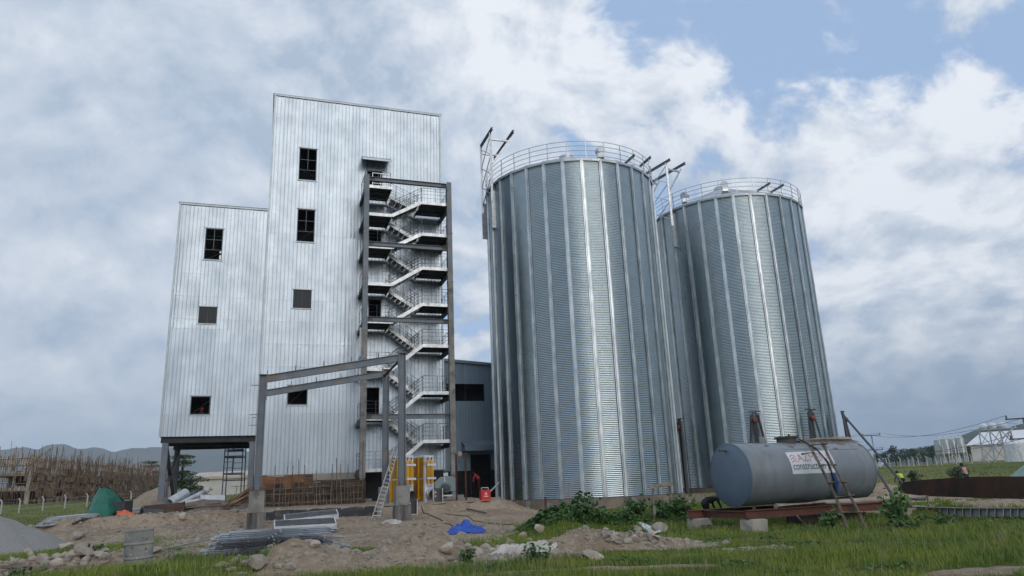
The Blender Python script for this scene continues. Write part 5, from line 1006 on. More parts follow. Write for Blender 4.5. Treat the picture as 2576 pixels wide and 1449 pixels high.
for y, f in ((203, .72), (325, .2)): MB().box(sfr(f, y) + Vector((0, .25, 0)), .55, .5, .06).build('board', M_['scaf'], sc_)
# ---------------------------------------------------------------- far left: concrete frame with stick scaffolding
C0 = D(67, 1267, 140.0); C1 = D(378, 1252, 205.0); C0.z = C1.z = 2.0
fx = Vector((C1.x - C0.x, C1.y - C0.y, 0)); FL = fx.length; fx.normalize(); fy = Vector((-fx.y, fx.x, 0))
cf = thing('concrete_frame_building', C0, 'unfinished concrete frame building far left wrapped in sticks', 'building'); HB = 7.3
M_['cream'] = pm('sunlit_concrete', (.58, .51, .42), (.46, .40, .33), .3, .9); rr = random.Random(31)  # warm sunlight on the bare concrete is put into its colour
FP = lambda a, b, z: C0 + fx * a + fy * b + Z3 * (z)
zl_ = (2.35, 4.75, 7.05)
for b in (0.25, 7.0):
    for k in range(15):
        if b > 1 and k % 2: continue
        slab('column', FP(.3 + k * (FL - .6) / 14, b, HB / 2 - .3), .55, .5, HB + .6, (fx, fy, Z3), M_['cream'], cf)
    for z in zl_: slab('beam', FP(FL / 2, b, z), FL, .45, .55, (fx, fy, Z3), M_['cream'], cf)
for z in zl_[:2]: slab('floor_slab', FP(FL / 2, 3.6, z + .1), FL - 1, 6.6, .25, (fx, fy, Z3), M_['cream'], cf)
for k in range(1, 5):
    slab('column', FP(.3, .25 + 4.6 * k, HB / 2 - .3), .55, .55, HB + .6, (fx, fy, Z3), M_['cream'], cf)
for z in zl_: slab('beam', FP(.3, 10.5, z), .45, 20.5, .55, (fx, fy, Z3), M_['cream'], cf)
for z in zl_[:2]: slab('floor_slab', FP(4.0, 14.2, z + .1), 7, 14, .25, (fx, fy, Z3), M_['cream'], cf)
slab('infill_wall', FP(FL * .5, 6.5, 1.5), FL * .9, .2, 2.6, (fx, fy, Z3), M_['plyd'], cf); slab('infill_wall', FP(FL * .55, 6.2, 4.4), FL * .8, .2, 2.4, (fx, fy, Z3), M_['plyd'], cf)
ss = thing('stick_scaffold', FP(FL / 2, -.6, 0), 'dense scaffold of dry sticks in front of the concrete frame', 'scaffold')
dense = MB(); cnt = 0
for k in range(1500):
    a = rr.uniform(-1, FL + 3) if k % 4 else rr.uniform(-2, 3); b = rr.uniform(-1.6, .0) if k % 3 else rr.uniform(.6, 6.5); z0 = rr.choice((-.3, -.3, 1.8, 3.6)); L = rr.uniform(2.2, 3.6); z1 = z0 + L
    if rr.random() < .34: z0 = rr.uniform(4, 6.8); z1 = HB + abs(rr.gauss(.2, .9)) ** 1.2
    ln = rr.gauss(0, .10) * (z1 - z0)
    if k % 17 == 0: ln *= 4
    p, q = FP(a, b, z0), FP(a + ln, b + rr.gauss(0, .2), z1)
    if k % 4 == 0: p, q = C0 + fy * rr.uniform(0, 20) - fx * rr.uniform(.2, 1.4) + Z3 * z0, None; q = p + Z3 * (z1 - z0) + fy * ln
    if cnt < 285 and (z1 > HB or k % 3 == 0): rod('pole', p, q, rr.uniform(.04, .065), M_['bamboo'], ss, 5); cnt += 1
    else: dense.tube([p, q], rr.uniform(.035, .06), 4, False)
for z in (1.0, 2.2, 3.4, 4.6, 5.8, 7.0):
    for k in range(14): a = FL * k / 14; dense.tube([FP(a, -1.0 - .4 * (k % 2), z + rr.uniform(-.25, .25)), FP(a + FL / 13, -1.0 - .4 * (k % 2), z + rr.uniform(-.25, .25))], .07, 4, False)
    for k in range(4): dense.tube([C0 - fx * .9 + fy * (5 * k) + Z3 * (z + rr.uniform(-.2, .2)), C0 - fx * .9 + fy * (5 * k + 5.4) + Z3 * (z + rr.uniform(-.2, .2))], .07, 4, False)
for k in range(420):
    a = rr.uniform(0, FL); z = rr.choice((.6, 1.7, 2.9, 4.1, 5.3)); dense.box(FP(a, -.6 + rr.uniform(-.3, .3), z), rr.uniform(.6, 1.8), .05, rr.uniform(.5, 1.3), (fx, fy, Z3))
o = dense.build('stick_mass', M_['bamboo'], ss); o['kind'] = 'stuff'
# fences
ORD = ['first', 'second', 'third', 'fourth', 'fifth', 'sixth', 'seventh', 'eighth', 'ninth', 'tenth', 'eleventh', 'twelfth', 'thirteenth', 'fourteenth', 'fifteenth']
def fence(pts, dist, h, group, words, grp2=None):
    for i, (x, y) in enumerate(pts):
        d = dist(i); p = D(x, y, d); g = gz(p.x, p.y); t = thing('fence_post', Vector((p.x, p.y, g)), words(i), 'fence post', group); q = Vector((p.x, p.y, g))
        lean = Vector((random.uniform(-.05, .05), 0, 0)); MB().box(q + Z3 * h / 2 + lean * .5, .14, .14, h).build('shaft', M_['postw'], t); MB().bar(q + Z3 * (h - .03), q + Z3 * (h + .35) + Vector((-.26, 0, 0)), .12, .12).build('cranked_top', M_['postw'], t)
lx = [z13(a, 1340) for a in (20, 310, 680, 1035, 1385, 2085, 2440)]
fence(lx, lambda i: 118 + 3.0 * i, 1.6, 'left fence posts', lambda i: ORD[i] + ' white fence post from the left edge before the stick scaffold')
rx_ = [z11(a, 790) for a in (385, 478, 515, 665, 775, 838, 905, 1022, 1145, 1212, 1412, 1622, 1845, 2080, 2300)]
fence(rx_, lambda i: (190, 176, 188, 172, 190, 170, 190, 176, 192, 168, 166, 164, 162, 160, 158)[i], 1.7, 'right fence posts', lambda i: ORD[i] + ' white fence post counted rightwards from the tank')
for i in range(len(lx) - 1):
    pass
def wire(P_, lab, r=.02, mat='darksteel'): MB().tube(P_, r, 4).solo('wire', M_[mat], lab, 'wire')
def sag(a, b, s, n=14): return [a.lerp(b, k / n) - Z3 * (4 * s * (k / n) * (1 - k / n)) for k in range(n + 1)]
for h in (.5, 1.0, 1.5):
    P_ = [Vector((p.x, p.y, gz(p.x, p.y) + h)) for p in (D(x, y, 118 + 3.0 * i) for i, (x, y) in enumerate(lx))]; wire(P_, {.5: 'lowest', 1.0: 'middle', 1.5: 'top'}[h] + ' wire of the left fence', .012, 'galvbar')
# utility poles and lines
up = []
for a, b, d, hh, lab in ((z11(300, 690), z11(265, 375), 118, None, 'concrete utility pole behind the right end of the tank'), (z11(2330, 640), z11(2296, 150), 70, None, 'utility pole at the right edge beside the water tower')):
    t_ = D(*b, d); p = Vector((t_.x, t_.y, gz(t_.x, t_.y))); t = thing('utility_pole', p, lab, 'pole', 'utility poles'); MB().tube([p, Vector((t_.x, t_.y, t_.z))], .15, 8, True, .09).build('shaft', M_['postw'], t, 40)
    ax_ = Vector((.9, -.43, 0)); arms = []
    for dz_ in (.05, -2.0 if d > 100 else -1.5): c = Vector((t_.x, t_.y, t_.z + dz_)); MB().bar(c - ax_ * 1.2, c + ax_ * 1.2, .10, .10).build('cross_arm', M_['darksteel'], t); [MB().bar(c + ax_ * s_q, c + ax_ * s_q + Z3 * .3, .08, .08).build('insulator', M_['darksteel'], t) for s_q in (-1.1, 1.1)]; arms += [c - ax_ * 1.1 + Z3 * .3, c + ax_ * 1.1 + Z3 * .3]
    up.append(arms)
for k, (a, b) in enumerate(zip(*up)): wire(sag(a, b, 1.0), ('upper left', 'upper right', 'lower left', 'lower right')[k] + ' power line between the two utility poles', .018)
for k, a in enumerate(up[0]): wire(sag(a, a + Vector((-40, 45, -1.0)), .8), ('upper left', 'upper right', 'lower left', 'lower right')[k] + ' power line running behind the farther silo', .018)
# feed bins
def feed_bin(px, pyb, dist, w_, lab):
    p = D(*z11(px, pyb), dist); p.z = gz(p.x, p.y); t = thing('feed_bin', p, lab, 'feed bin', 'small feed bins'); r = w_ / 2; mb = MB(); pr = []
    for k in range(60): z = 2.5 + 3.8 * k / 59; pr.append((r + .03 * math.sin(k * 2.2), z))
    mb.lathe(p, pr, 28).build('body', M_['galvbar'], t, True); MB().lathe(p, [(r + .08, 6.3), (.3, 7.0), (.3, 7.15), (0, 7.2)], 28).build('roof', M_['galvwhite'], t, 40); MB().lathe(p, [(r, 2.5), (.25, 1.1)], 28).build('hopper', M_['galvbar'], t, 40)
    for k in range(6): a = k * math.pi / 3 + .3; q = p + Vector((math.cos(a) * (r + .06), math.sin(a) * (r + .06), 0)); MB().box(q + Z3 * 2.4, .16, .16, 4.8).build('leg', M_['galvwhite'], t)
    for k in range(6): a = k * math.pi / 3 + .3; b = a + math.pi / 3; rod('brace', p + Vector((math.cos(a) * r, math.sin(a) * r, 1.4)), p + Vector((math.cos(b) * r, math.sin(b) * r, 1.4)), .05, M_['galvbar'], t)
for px, d, lab in ((1205, 238, 'leftmost small feed bin, half hidden'), (1297, 233, 'second small feed bin from the left'), (1395, 238, 'third small feed bin from the left, half hidden'), (1497, 233, 'rightmost small feed bin beside the water tower')): feed_bin(px, 715, d, 2.2 if d < 235 else 2.1, lab)
# water tower with three white tanks
wt0 = D(*z11(1990, 710), 200); wt0.z = gz(wt0.x, wt0.y); wt = thing('water_tower', wt0, 'steel lattice water stand with stair far right', 'water tower'); wx = Vector((.95, -.3, 0)).normalized(); wy = Vector((.3, .95, 0)).normalized(); zt = D(*z11(1990, 290), 200).z - wt0.z
wx = Vector((.857, -.515, 0)); wy = Vector((.515, .857, 0)); Q = lambda a, b, z: wt0 + wx * (a * .76) + wy * b + Z3 * z
for a in (-4.2, -1.3, 1.6, 4.4):
    for b in (-1.2, 1.2): rod('leg', Q(a, b, 0), Q(a * .92, b, zt), .11, M_['galvwhite'], wt)
for b in (-1.2, 1.2):
    for a0, a1 in ((-4.2, -1.3), (-1.3, 1.6), (1.6, 4.4)):
        for z0, z1 in ((.3, zt * .5), (zt * .5, zt)): rod('brace', Q(a0, b, z0), Q(a1, b, z1), .06, M_['galvwhite'], wt); rod('brace', Q(a1, b, z0), Q(a0, b, z1), .06, M_['galvwhite'], wt)
    for z in (zt * .5, zt): rod('girder', Q(-4.3, b, z), Q(4.5, b, z), .09, M_['galvwhite'], wt)
MB().box(Q(.3, 0, zt + .1), 8.4, 2.9, .15, (wx, wy, Z3)).build('deck', M_['galvbar'], wt)
for a in (-4.9, 5.4): rod('rail', Q(a, -1.4, zt), Q(a, -1.4, zt + 1.1), .05, M_['galvbar'], wt)
rod('rail', Q(2.8, -1.4, zt + 1.1), Q(6.2, -1.4, zt + 1.1), .05, M_['galvbar'], wt); fl_ = MB().bar(Q(-5.4, -2.0, .2), Q(4.6, -2.0, zt), .12, .35).bar(Q(-5.4, -2.8, .2), Q(4.6, -2.8, zt), .12, .35).build('stair_flight', M_['galvwhite'], wt)
for k in range(1, 24): f = k / 24; slab('tread', Q(-5.4 + 10 * f, -2.4, .2 + (zt - .2) * f), .35, .8, .05, (wx, wy, Z3), M_['galvbar'], fl_)
for k, a in enumerate((-2.5, -.1, 2.4)):
    c = Q(a, 0, zt + .9); MB().lathe(c, [(.0, -.72), (.55, -.69), (.82, -.33), (.87, 0), (.82, .33), (.55, .62), (.0, .72)], 22, None).solo('water_drum', M_['white'], ('leftmost', 'middle', 'rightmost and largest')[k] + ' round white water tank on the lattice stand', 'water tank', 'tanks on the water tower', True)
MB().lathe(onto(D(*z11(2245, 700), 190)), [(2.2, 0), (2.2, 3.7), (2.0, 3.95), (.5, 4.2), (0, 4.2)], 30).solo('white_tank', M_['white'], 'big white upright plastic tank at the far right edge', 'tank', None, 35)
# white shed behind them
hs0 = D(*z11(1625, 700), 250); hs0.z = gz(hs0.x, hs0.y); hs = thing('white_shed', hs0, 'long white shed with a white roof at the far right', 'shed'); hx = Vector((.857, -.515, 0)); hy = Vector((.515, .857, 0)); H_ = lambda a, b, z: hs0 + hx * a + hy * b + Z3 * z
MB().box(H_(15, 7, 2.4), 30, 14, 4.8, (hx, hy, Z3)).build('wall', M_['offwhite'], hs); mb = MB()
mb.quad(H_(-1.2, -.8, 4.9), H_(31, -.8, 4.9), H_(31, 7, 8.8), H_(3.4, 7, 8.6)); mb.quad(H_(-1.2, -.8, 4.9), H_(3.4, 7, 8.6), H_(-1.2, 14.8, 4.9)); mb.quad(H_(3.4, 7, 8.6), H_(31, 7, 8.8), H_(31, 14.8, 4.9), H_(-1.2, 14.8, 4.9)); mb.build('roof', M_['whiteroof'], hs)
MB().box(H_(12.5, -.02, 1.7), 9, .06, 3.4, (hx, hy, Z3)).build('doorway', M_['dark'], hs); MB().box(H_(15, -1, .15), 36, 8, .5, (hx, hy, Z3)).build('plinth', M_['concpale'], hs)  # doorway is a near-black panel, the shade inside painted on
# cream warehouse far left under the raised block
wh0 = D(*z17(900, 945), 165); wh0.z = gz(wh0.x, wh0.y); wh = thing('cream_warehouse', wh0, 'long sunlit cream wall far behind the pipes', 'warehouse'); hx = Vector((.98, .18, 0)); hy = Vector((-.18, .98, 0)); H2 = lambda a, b, z: wh0 + hx * a + hy * b + Z3 * z
MB().box(H2(14, 6, 1.7), 30, 12, 3.6, (hx, hy, Z3)).build('wall', M_['offwhite'], wh); MB().box(H2(14, 6, 3.7), 31, 13, .5, (hx, hy, Z3)).build('roof_edge', M_['cream'], wh); MB().quad(H2(-1, -.3, 3.96), H2(29, -.3, 3.96), H2(29, 6, 5.6), H2(-1, 6, 5.0)).build('roof', M_['cream'], wh); MB().box(H2(13, -.03, 1.0), 5.2, .05, 1.5, (hx, hy, Z3)).build('opening', M_['dark'], wh)  # the opening's shade is a near-black panel set on the wall
for k in range(6): MB().box(H2(8 + 2.2 * k, -.8, .9), .08, .08, 1.8).build('awning_post', M_['wood'], wh)
MB().box(H2(13.5, -.8, 1.85), 13, .1, .1, (hx, hy, Z3)).build('awning_rail', M_['wood'], wh)
gb = D(2568, 1205, 44); gb.z = gz(gb.x, gb.y); g_ = thing('green_cabin', gb, 'pale green metal cabin roof peeking over the rusted plate', 'cabin'); M_['palegreen'] = pm('pale_green_paint', (.33, .45, .38), (.27, .38, .32), 2, .5); MB().box(gb + Vector((1.3, 0, .5)), 2.4, 1.5, 1.0).build('body', M_['palegreen'], g_); mb = MB(); mb.quad(gb + Vector((-.2, -.9, .95)), gb + Vector((2.8, -.9, .95)), gb + Vector((2.5, 0, 1.75)), gb + Vector((.5, 0, 1.75))); mb.quad(gb + Vector((.5, 0, 1.75)), gb + Vector((2.5, 0, 1.75)), gb + Vector((2.8, .9, .95)), gb + Vector((-.2, .9, .95))); mb.quad(gb + Vector((-.2, -.9, .95)), gb + Vector((.5, 0, 1.75)), gb + Vector((-.2, .9, .95))); mb.build('roof', M_['palegreen'], g_)

# ---------------------------------------------------------------- trees
def leaves(mb_v, mb_f, c, rx, ry, rz, n, size, rs, flat=.35):
    d = rs.normal(size=(n, 3)); d /= np.linalg.norm(d, axis=1)[:, None]; r = rs.uniform(.55, 1.0, n) ** .6; P = np.array(c) + d * r[:, None] * [rx, ry, rz]
    a = rs.normal(size=(n, 3)); a[:, 2] *= flat; a /= np.linalg.norm(a, axis=1)[:, None]; b = rs.normal(size=(n, 3)); b[:, 2] *= flat + .3; b -= (a * b).sum(1)[:, None] * a; b /= np.linalg.norm(b, axis=1)[:, None]
    s = size * rs.uniform(.6, 1.3, n)[:, None]; k = len(mb_v)
    q = np.stack([P - a * s, P - b * s * .55, P + a * s, P + b * s * .55], 1).reshape(-1, 3); mb_v.extend(q.tolist()); mb_f.extend([(k + 4 * i, k + 4 * i + 1, k + 4 * i + 2, k + 4 * i + 3) for i in range(n)])
def tree_meshes(kind, seed):
    rs = np.random.RandomState(seed); v, f = [], []; tb = MB()
    if kind == 'round':
        H = 7.0; tb.tube([(0, 0, -.3), (.1, 0, 2.0), (.0, .1, 4.2)], .22, 7, True, .10)
        for k in range(16):
            a = rs.uniform(0, 6.28); r = rs.uniform(.3, 2.6); z = rs.uniform(2.2, 6.2) ; c = (r * math.cos(a), r * math.sin(a), z); tb.tube([(0, 0, min(z, 3.6) - .6), (c[0] * .6, c[1] * .6, z - .3), c], .08, 5, True, .03); s = rs.uniform(.7, 1.3); leaves(v, f, c, s * 1.2, s * 1.2, s * .85, 95, .24, rs)
    else:
        H = 9.0; tb.tube([(0, 0, -.3), (.3, 0, 3), (-.1, .1, 6), (.1, 0, 8.2)], .28, 7, True, .08)
        for z, R0, n in ((2.2, 3.4, 12), (3.6, 4.0, 15), (4.8, 3.4, 12), (5.8, 2.4, 8), (7.4, 1.6, 4), (8.5, 1.4, 4)):
            for k in range(n): a = rs.uniform(0, 6.28); r = R0 * rs.uniform(.25, 1.0); c = (r * math.cos(a), r * math.sin(a), z + rs.uniform(-.4, .4)); tb.tube([(0, 0, z - 1.0), (c[0] * .5, c[1] * .5, c[2] - .35), c], .07, 5, True, .02); s = rs.uniform(.8, 1.4); leaves(v, f, c, s * 1.25, s * 1.25, s * .32, 130, .17, rs, .15)
    me = bpy.data.meshes.new('crown'); me.from_pydata(v, [], f); me.materials.append(M_['leaft' if kind == 'round' else 'acacia']); return me, tb.mesh('trunk', M_['bark'], True)
RT = [tree_meshes('round', 40 + k) for k in range(3)]; AT = tree_meshes('acacia', 50)
def tree(p, sc, ms, lab, grp, rot=0):
    t = thing('tree', p, lab, 'tree', grp); m3 = Matrix.Rotation(rot, 3, 'Z') @ Matrix.Diagonal((sc, sc, sc)); link('crown', ms[0], t, p, m3); link('trunk', ms[1], t, p, m3)
p = D(*z17(640, 880), 105); tree(onto(p), .80, AT, 'flat layered acacia tree under the raised side block', 'trees', .4)
p = D(375, 1230, 215); tree(onto(p), 1.0, AT, 'dark acacia tree behind the right end of the stick scaffold', 'trees', 1.4)
TX = [2225, 2252, 2278, 2300, 2322, 2345, 2368, 2392, 2412, 2438, 2462, 2486, 2206]
for k, (x, sc, d) in enumerate(((2225, .9, 330), (2252, 1.25, 320), (2278, 1.1, 332), (2300, .95, 310), (2322, .8, 305), (2345, 1.15, 325), (2368, 1.2, 320), (2392, 1.0, 310), (2412, 1.25, 328), (2438, 1.1, 316), (2462, 1.1, 332), (2486, 1.1, 325), (2206, .8, 315))):
    p = D(x, 1150, d); tree(onto(p), sc, RT[k % 3], ORD[sorted(TX).index(x)] + ' round tree from the left in the row beyond the right field', 'field trees', k * 1.3)
for k, (x, d, sc) in enumerate(((486, 185, .5), (615, 190, .6), (640, 190, .55))): p = D(x, 1200, d); tree(onto(p), sc, RT[k % 3], ('leftmost', 'middle', 'rightmost')[k] + ' small tree above the cream warehouse roof', 'warehouse trees', k)
for k, (x, y, sc, d, lab) in enumerate(((335, 1285, .35, 92, 'low bush in front of the left fence near the sand heap'), (2300, 1200, .30, 90, 'left one of two low bushes on the right hand field'), (2410, 1195, .32, 95, 'right one of two low bushes on the right hand field'))): p = D(x, y, d); q = onto(p); q.z -= .6; tree(q, sc, RT[k % 3], lab, 'field bushes', k)
# ---------------------------------------------------------------- rocks and rubble
def rock_mesh(seed):
    import bmesh
    bm = bmesh.new(); bmesh.ops.create_icosphere(bm, subdivisions=2, radius=1.0); rr = random.Random(seed); cuts = [(Vector((rr.gauss(0, 1), rr.gauss(0, 1), rr.gauss(0, 1))).normalized(), rr.uniform(.38, .78)) for _ in range(10)]
    for v in bm.verts:
        for n_, d in cuts:
            e = v.co.dot(n_) - d
            if e > 0: v.co -= n_ * e
        v.co *= 1.25 + rr.uniform(-.06, .06); v.co.z *= .75
    me = bpy.data.meshes.new('rock'); bm.to_mesh(me); bm.free(); me.materials.append(M_['rock']); return me
RK = [rock_mesh(60 + k) for k in range(7)]
def rock(x, y, size, label, grp=None, k=0, dist=None, name='rock'):
    p = onto(D(x, y, dist)) if dist else hit(x, y); o = bpy.data.objects.new(name, RK[k % 7]); col.objects.link(o); rr = random.Random(k * 13 + 5); o.location = p + Z3 * size * .25; o.rotation_euler = (rr.uniform(-.3, .3), rr.uniform(-.3, .3), rr.uniform(0, 6)); s = size / 2; o.scale = (s * rr.uniform(.9, 1.25), s * rr.uniform(.8, 1.1), s * rr.uniform(.8, 1.0)); tag(o, label, 'rock', grp); return o
singles = [(z6(745, 1095), .62, 'big pale rock left of the drum beside the green weeds'), (z6(610, 1200), .50, 'brownish boulder in the left rubble band'), (z6(390, 1320), .42, 'cream angular rock at the front of the left rubble'), (z6(830, 1260), .60, 'wide broken rock just left of the drum'), (z8(935, 1235), .42, 'lone white rock in the grass below the heap'), (z7(250, 1310), .42, 'flat pale rock at the bottom edge left of the soil mound'), (z8(1545, 975), .50, 'large tan boulder at the right end of the rubble'), (z7(1940, 1150), .38, 'tan boulder on the right flank of the soil mound'), (z8(460, 965), .40, 'round pale boulder on the stony heap before the vines'), (z8(1330, 960), .30, 'tan stone on the crest of the right rubble'), (z6(1510, 1225), .30, 'pale stone just right of the drum'), (z6(1770, 905), .45, 'slab of pale stone under the stick heap'), (z7(740, 1110), .22, 'small stone on the left soil mound')]
for k, (p, s, lab) in enumerate(singles): rock(*p, s, lab, None, k)
rr = random.Random(77)
for k in range(46):
    x, y = rr.gauss(1262, 38), rr.gauss(1388, 17); rock(x, max(y, 1350), rr.uniform(.13, .32), 'broken pale stone in the heap right of the soil mound', 'stones of the middle heap', k, name='stone')
for k in range(30): rock(rr.uniform(20, 330), rr.uniform(1378, 1425), rr.uniform(.14, .36), 'pinkish stone in the rubble band at the lower left', 'stones of the left rubble', k, name='stone')
for k in range(20): rock(rr.uniform(1520, 1660), rr.uniform(1335, 1372), rr.uniform(.10, .24), 'stone in the narrow rubble strip before the tank', 'stones of the right rubble', k, name='stone')
# loose rubble: too small to tell apart
base_v = np.array([v.co[:] for v in RK[0].vertices]); 
import bmesh as _bm
b_ = _bm.new(); _bm.ops.create_icosphere(b_, subdivisions=1, radius=1.0); bv = np.array([v.co[:] for v in b_.verts]); bf = np.array([[v.index for v in f.verts] for f in b_.faces]); b_.free()
areas = [(-12.6, 19.0, 3.8, 3.2, 2400), (-19, 36, 8.5, 4.5, 1800), (-10.5, 26, 4.5, 5, 1500), (-13, 31, 4, 4, 900), (1.3, 18.6, 1.7, .8, 420), (3.3, 18.5, 1.6, .5, 300), (-.2, 17.4, 1.4, .9, 450), (-2.4, 17.5, 3.5, 2, 900), (-6, 30, 7, 9, 1100), (20.5, 31.2, 6, 1.4, 500), (-5, 16, 2, 1.4, 160), (4.2, 19.6, 1.2, .5, 60), (-1, 42, 3, 5, 200), (5.2, 17.3, .9, .6, 60)]
vs, fs = [], []; k0 = 0
for cx, cy, rx, ry, n in areas:
    sf = .5 if abs(cx - 1.3) < .05 else (.7 if abs(cx - 3.3) < .05 else 1.0)
    a = RS.uniform(0, 2 * np.pi, n); r = np.sqrt(RS.uniform(0, 1, n)); X = cx + rx * r * np.cos(a); Y = cy + ry * r * np.sin(a); Z = gnd(X, Y); S = (RS.gamma(1.6, .024, n) + .014) * sf
    j = bv[None] * (1 + RS.uniform(-.35, .3, (n, len(bv), 1))) * (S[:, None] * RS.uniform(.7, 1.3, (n, 3)))[:, None, :]; j[..., 2] *= .7
    P = j + np.stack([X, Y, Z], 1)[:, None, :]; vs.append(P.reshape(-1, 3)); fs.append((bf[None] + (k0 + np.arange(n) * len(bv))[:, None, None]).reshape(-1, 3)); k0 += n * len(bv)
me = bpy.data.meshes.new('rubble'); me.from_pydata(np.concatenate(vs).tolist(), [], np.concatenate(fs).tolist()); me.materials.append(M_['rock']); o = link('rubble', me); tag(o, 'loose pale rubble and pebbles strewn over the bare soil', 'rubble', None, 'stuff')
cloth('white_sack', onto(D(*z8(200, 1075), 18.3)), 1.0, .8, .24, M_['sack'], 'dusty white sack lying on the stone heap', 'sack', 12, nx_=22, ny_=16); cloth('white_sack', onto(D(*z8(390, 1075), 18.0)), 1.1, .6, .30, M_['sack'], 'white sack corner rising at the edge of the stone heap', 'sack', 13, nx_=22, ny_=16)
MB().bar(hit(*z6(1540, 1225)) + Z3 * .06, onto(D(*z6(2260, 965), 33)) + Z3 * .1, .05, .05).solo('steel_tube', M_['galvbar'], 'long thin steel tube lying on the slope right of the drum', 'tube')
MB().bar(onto(D(*z6(2090, 995), 33)) + Z3 * .05, onto(D(*z6(2290, 1005), 33.5)) + Z3 * .05, .12, .05).solo('steel_flat', M_['darksteel'], 'dark steel flat beside the left front pedestal', 'steel flat')
for k, (a, b) in enumerate(((z6(20, 1390), z6(560, 1385)), (z6(20, 1440), z6(430, 1400)), (z6(560, 1400), z6(900, 1375)))): MB().bar(hit(*a) + Z3 * .05, hit(*b) + Z3 * .05, .16, .06).solo('timber_plank', M_['wood'], ('long grey plank at the lower left edge', 'lowest plank in the lower left corner', 'short plank in front of the left rubble')[k], 'plank')

# ---------------------------------------------------------------- grass, vines and weeds
def blades(n_try, rmin, rmax, hmin, hmax, wid, seed, az=(-39, 40)):
    rs = np.random.RandomState(seed); a = np.radians(rs.uniform(az[0], az[1], n_try)); d = np.exp(rs.uniform(np.log(rmin), np.log(rmax), n_try)); x, y = d * np.sin(a), d * np.cos(a)
    m = grass_mask(x, y); dens = .62 + .75 * fbm(x * .5 + 3, y * .5, 3); keep = rs.uniform(0, 1, n_try) < np.clip(m * 1.2 - .15, 0, 1) * np.clip(dens, .12, 1); x, y, d = x[keep], y[keep], d[keep]; n = len(x)
    tall = np.clip(.5 + 1.1 * fbm(x * .35 + 9, y * .35, 3), .15, 1.25); h = (hmin + (hmax - hmin) * tall * rs.uniform(.4, 1, n)); z = gnd(x, y) - .02; an = rs.uniform(0, 2 * np.pi, n); w_ = wid * (d / 15) ** .5 * rs.uniform(.6, 1.3, n)
    dx, dy = np.cos(an), np.sin(an); l1 = rs.uniform(.1, .55, n) * h; la = rs.uniform(0, 2 * np.pi, n); lx_, ly_ = np.cos(la) * l1, np.sin(la) * l1
    p0 = np.stack([x - dx * w_, y - dy * w_, z], 1); p1 = np.stack([x + dx * w_, y + dy * w_, z], 1); mid = np.stack([x + lx_ * .35, y + ly_ * .35, z + h * .6], 1); off = np.stack([dx * w_ * .7, dy * w_ * .7, 0 * w_], 1); tip = np.stack([x + lx_, y + ly_, z + h * .97], 1)
    V_ = np.stack([p0, p1, mid + off, mid - off, tip], 1).reshape(-1, 3); b = (np.arange(n) * 5)[:, None]; return V_, np.concatenate([b, b + 1, b + 2, b + 3], 1), np.concatenate([b + 3, b + 2, b + 4], 1), n
def grass_object(name, parts, mat, lab):
    V_, F4, F3, k0 = [], [], [], 0
    for v, q, t_, n in parts: V_.append(v); F4.append(q + k0); F3.append(t_ + k0); k0 += len(v)
    V_ = np.concatenate(V_); F4 = np.concatenate(F4); F3 = np.concatenate(F3); me = bpy.data.meshes.new(name); me.vertices.add(len(V_)); me.vertices.foreach_set('co', V_.astype('f').ravel())
    nl = F4.size + F3.size; me.loops.add(nl); me.loops.foreach_set('vertex_index', np.concatenate([F4.ravel(), F3.ravel()]).astype('i')); npoly = len(F4) + len(F3); me.polygons.add(npoly)
    me.polygons.foreach_set('loop_start', np.concatenate([np.arange(len(F4)) * 4, F4.size + np.arange(len(F3)) * 3]).astype('i')); me.update(calc_edges=True); me.materials.append(mat); o = link(name, me); tag(o, lab, 'grass', None, 'stuff'); return o
M_['grass'] = pm('grass_blade', (.09, .165, .014), (.215, .265, .032), .55, .6, 0, lo=.38, hi=.62, c3=(.21, .20, .07), s3=3.0)
M_['grassfar'] = pm('field_grass', (.10, .145, .034), (.17, .195, .06), .12, .8, 0, c3=(.17, .155, .06), s3=2.0)
grass_object('grass', [blades(230000, 11.5, 34, .05, .34, .007, 1), blades(60000, 34, 60, .10, .40, .010, 2)], M_['grass'], 'rank green grass over the foreground and round the tank')
grass_object('field_grass', [blades(70000, 58, 170, .06, .30, .03, 3)], M_['grassfar'], 'olive field grass beyond the yard')
M_['straw'] = pm('dry_stalk', (.34, .29, .15), (.22, .20, .09), 1.0, .8)
v_, q_, t_3, n_3 = blades(5200, 11.8, 30, .25, .55, .0045, 17)
grass_object('dry_stalks', [(v_, q_, t_3, n_3)], M_['straw'], 'thin dry stalks standing in the green grass')
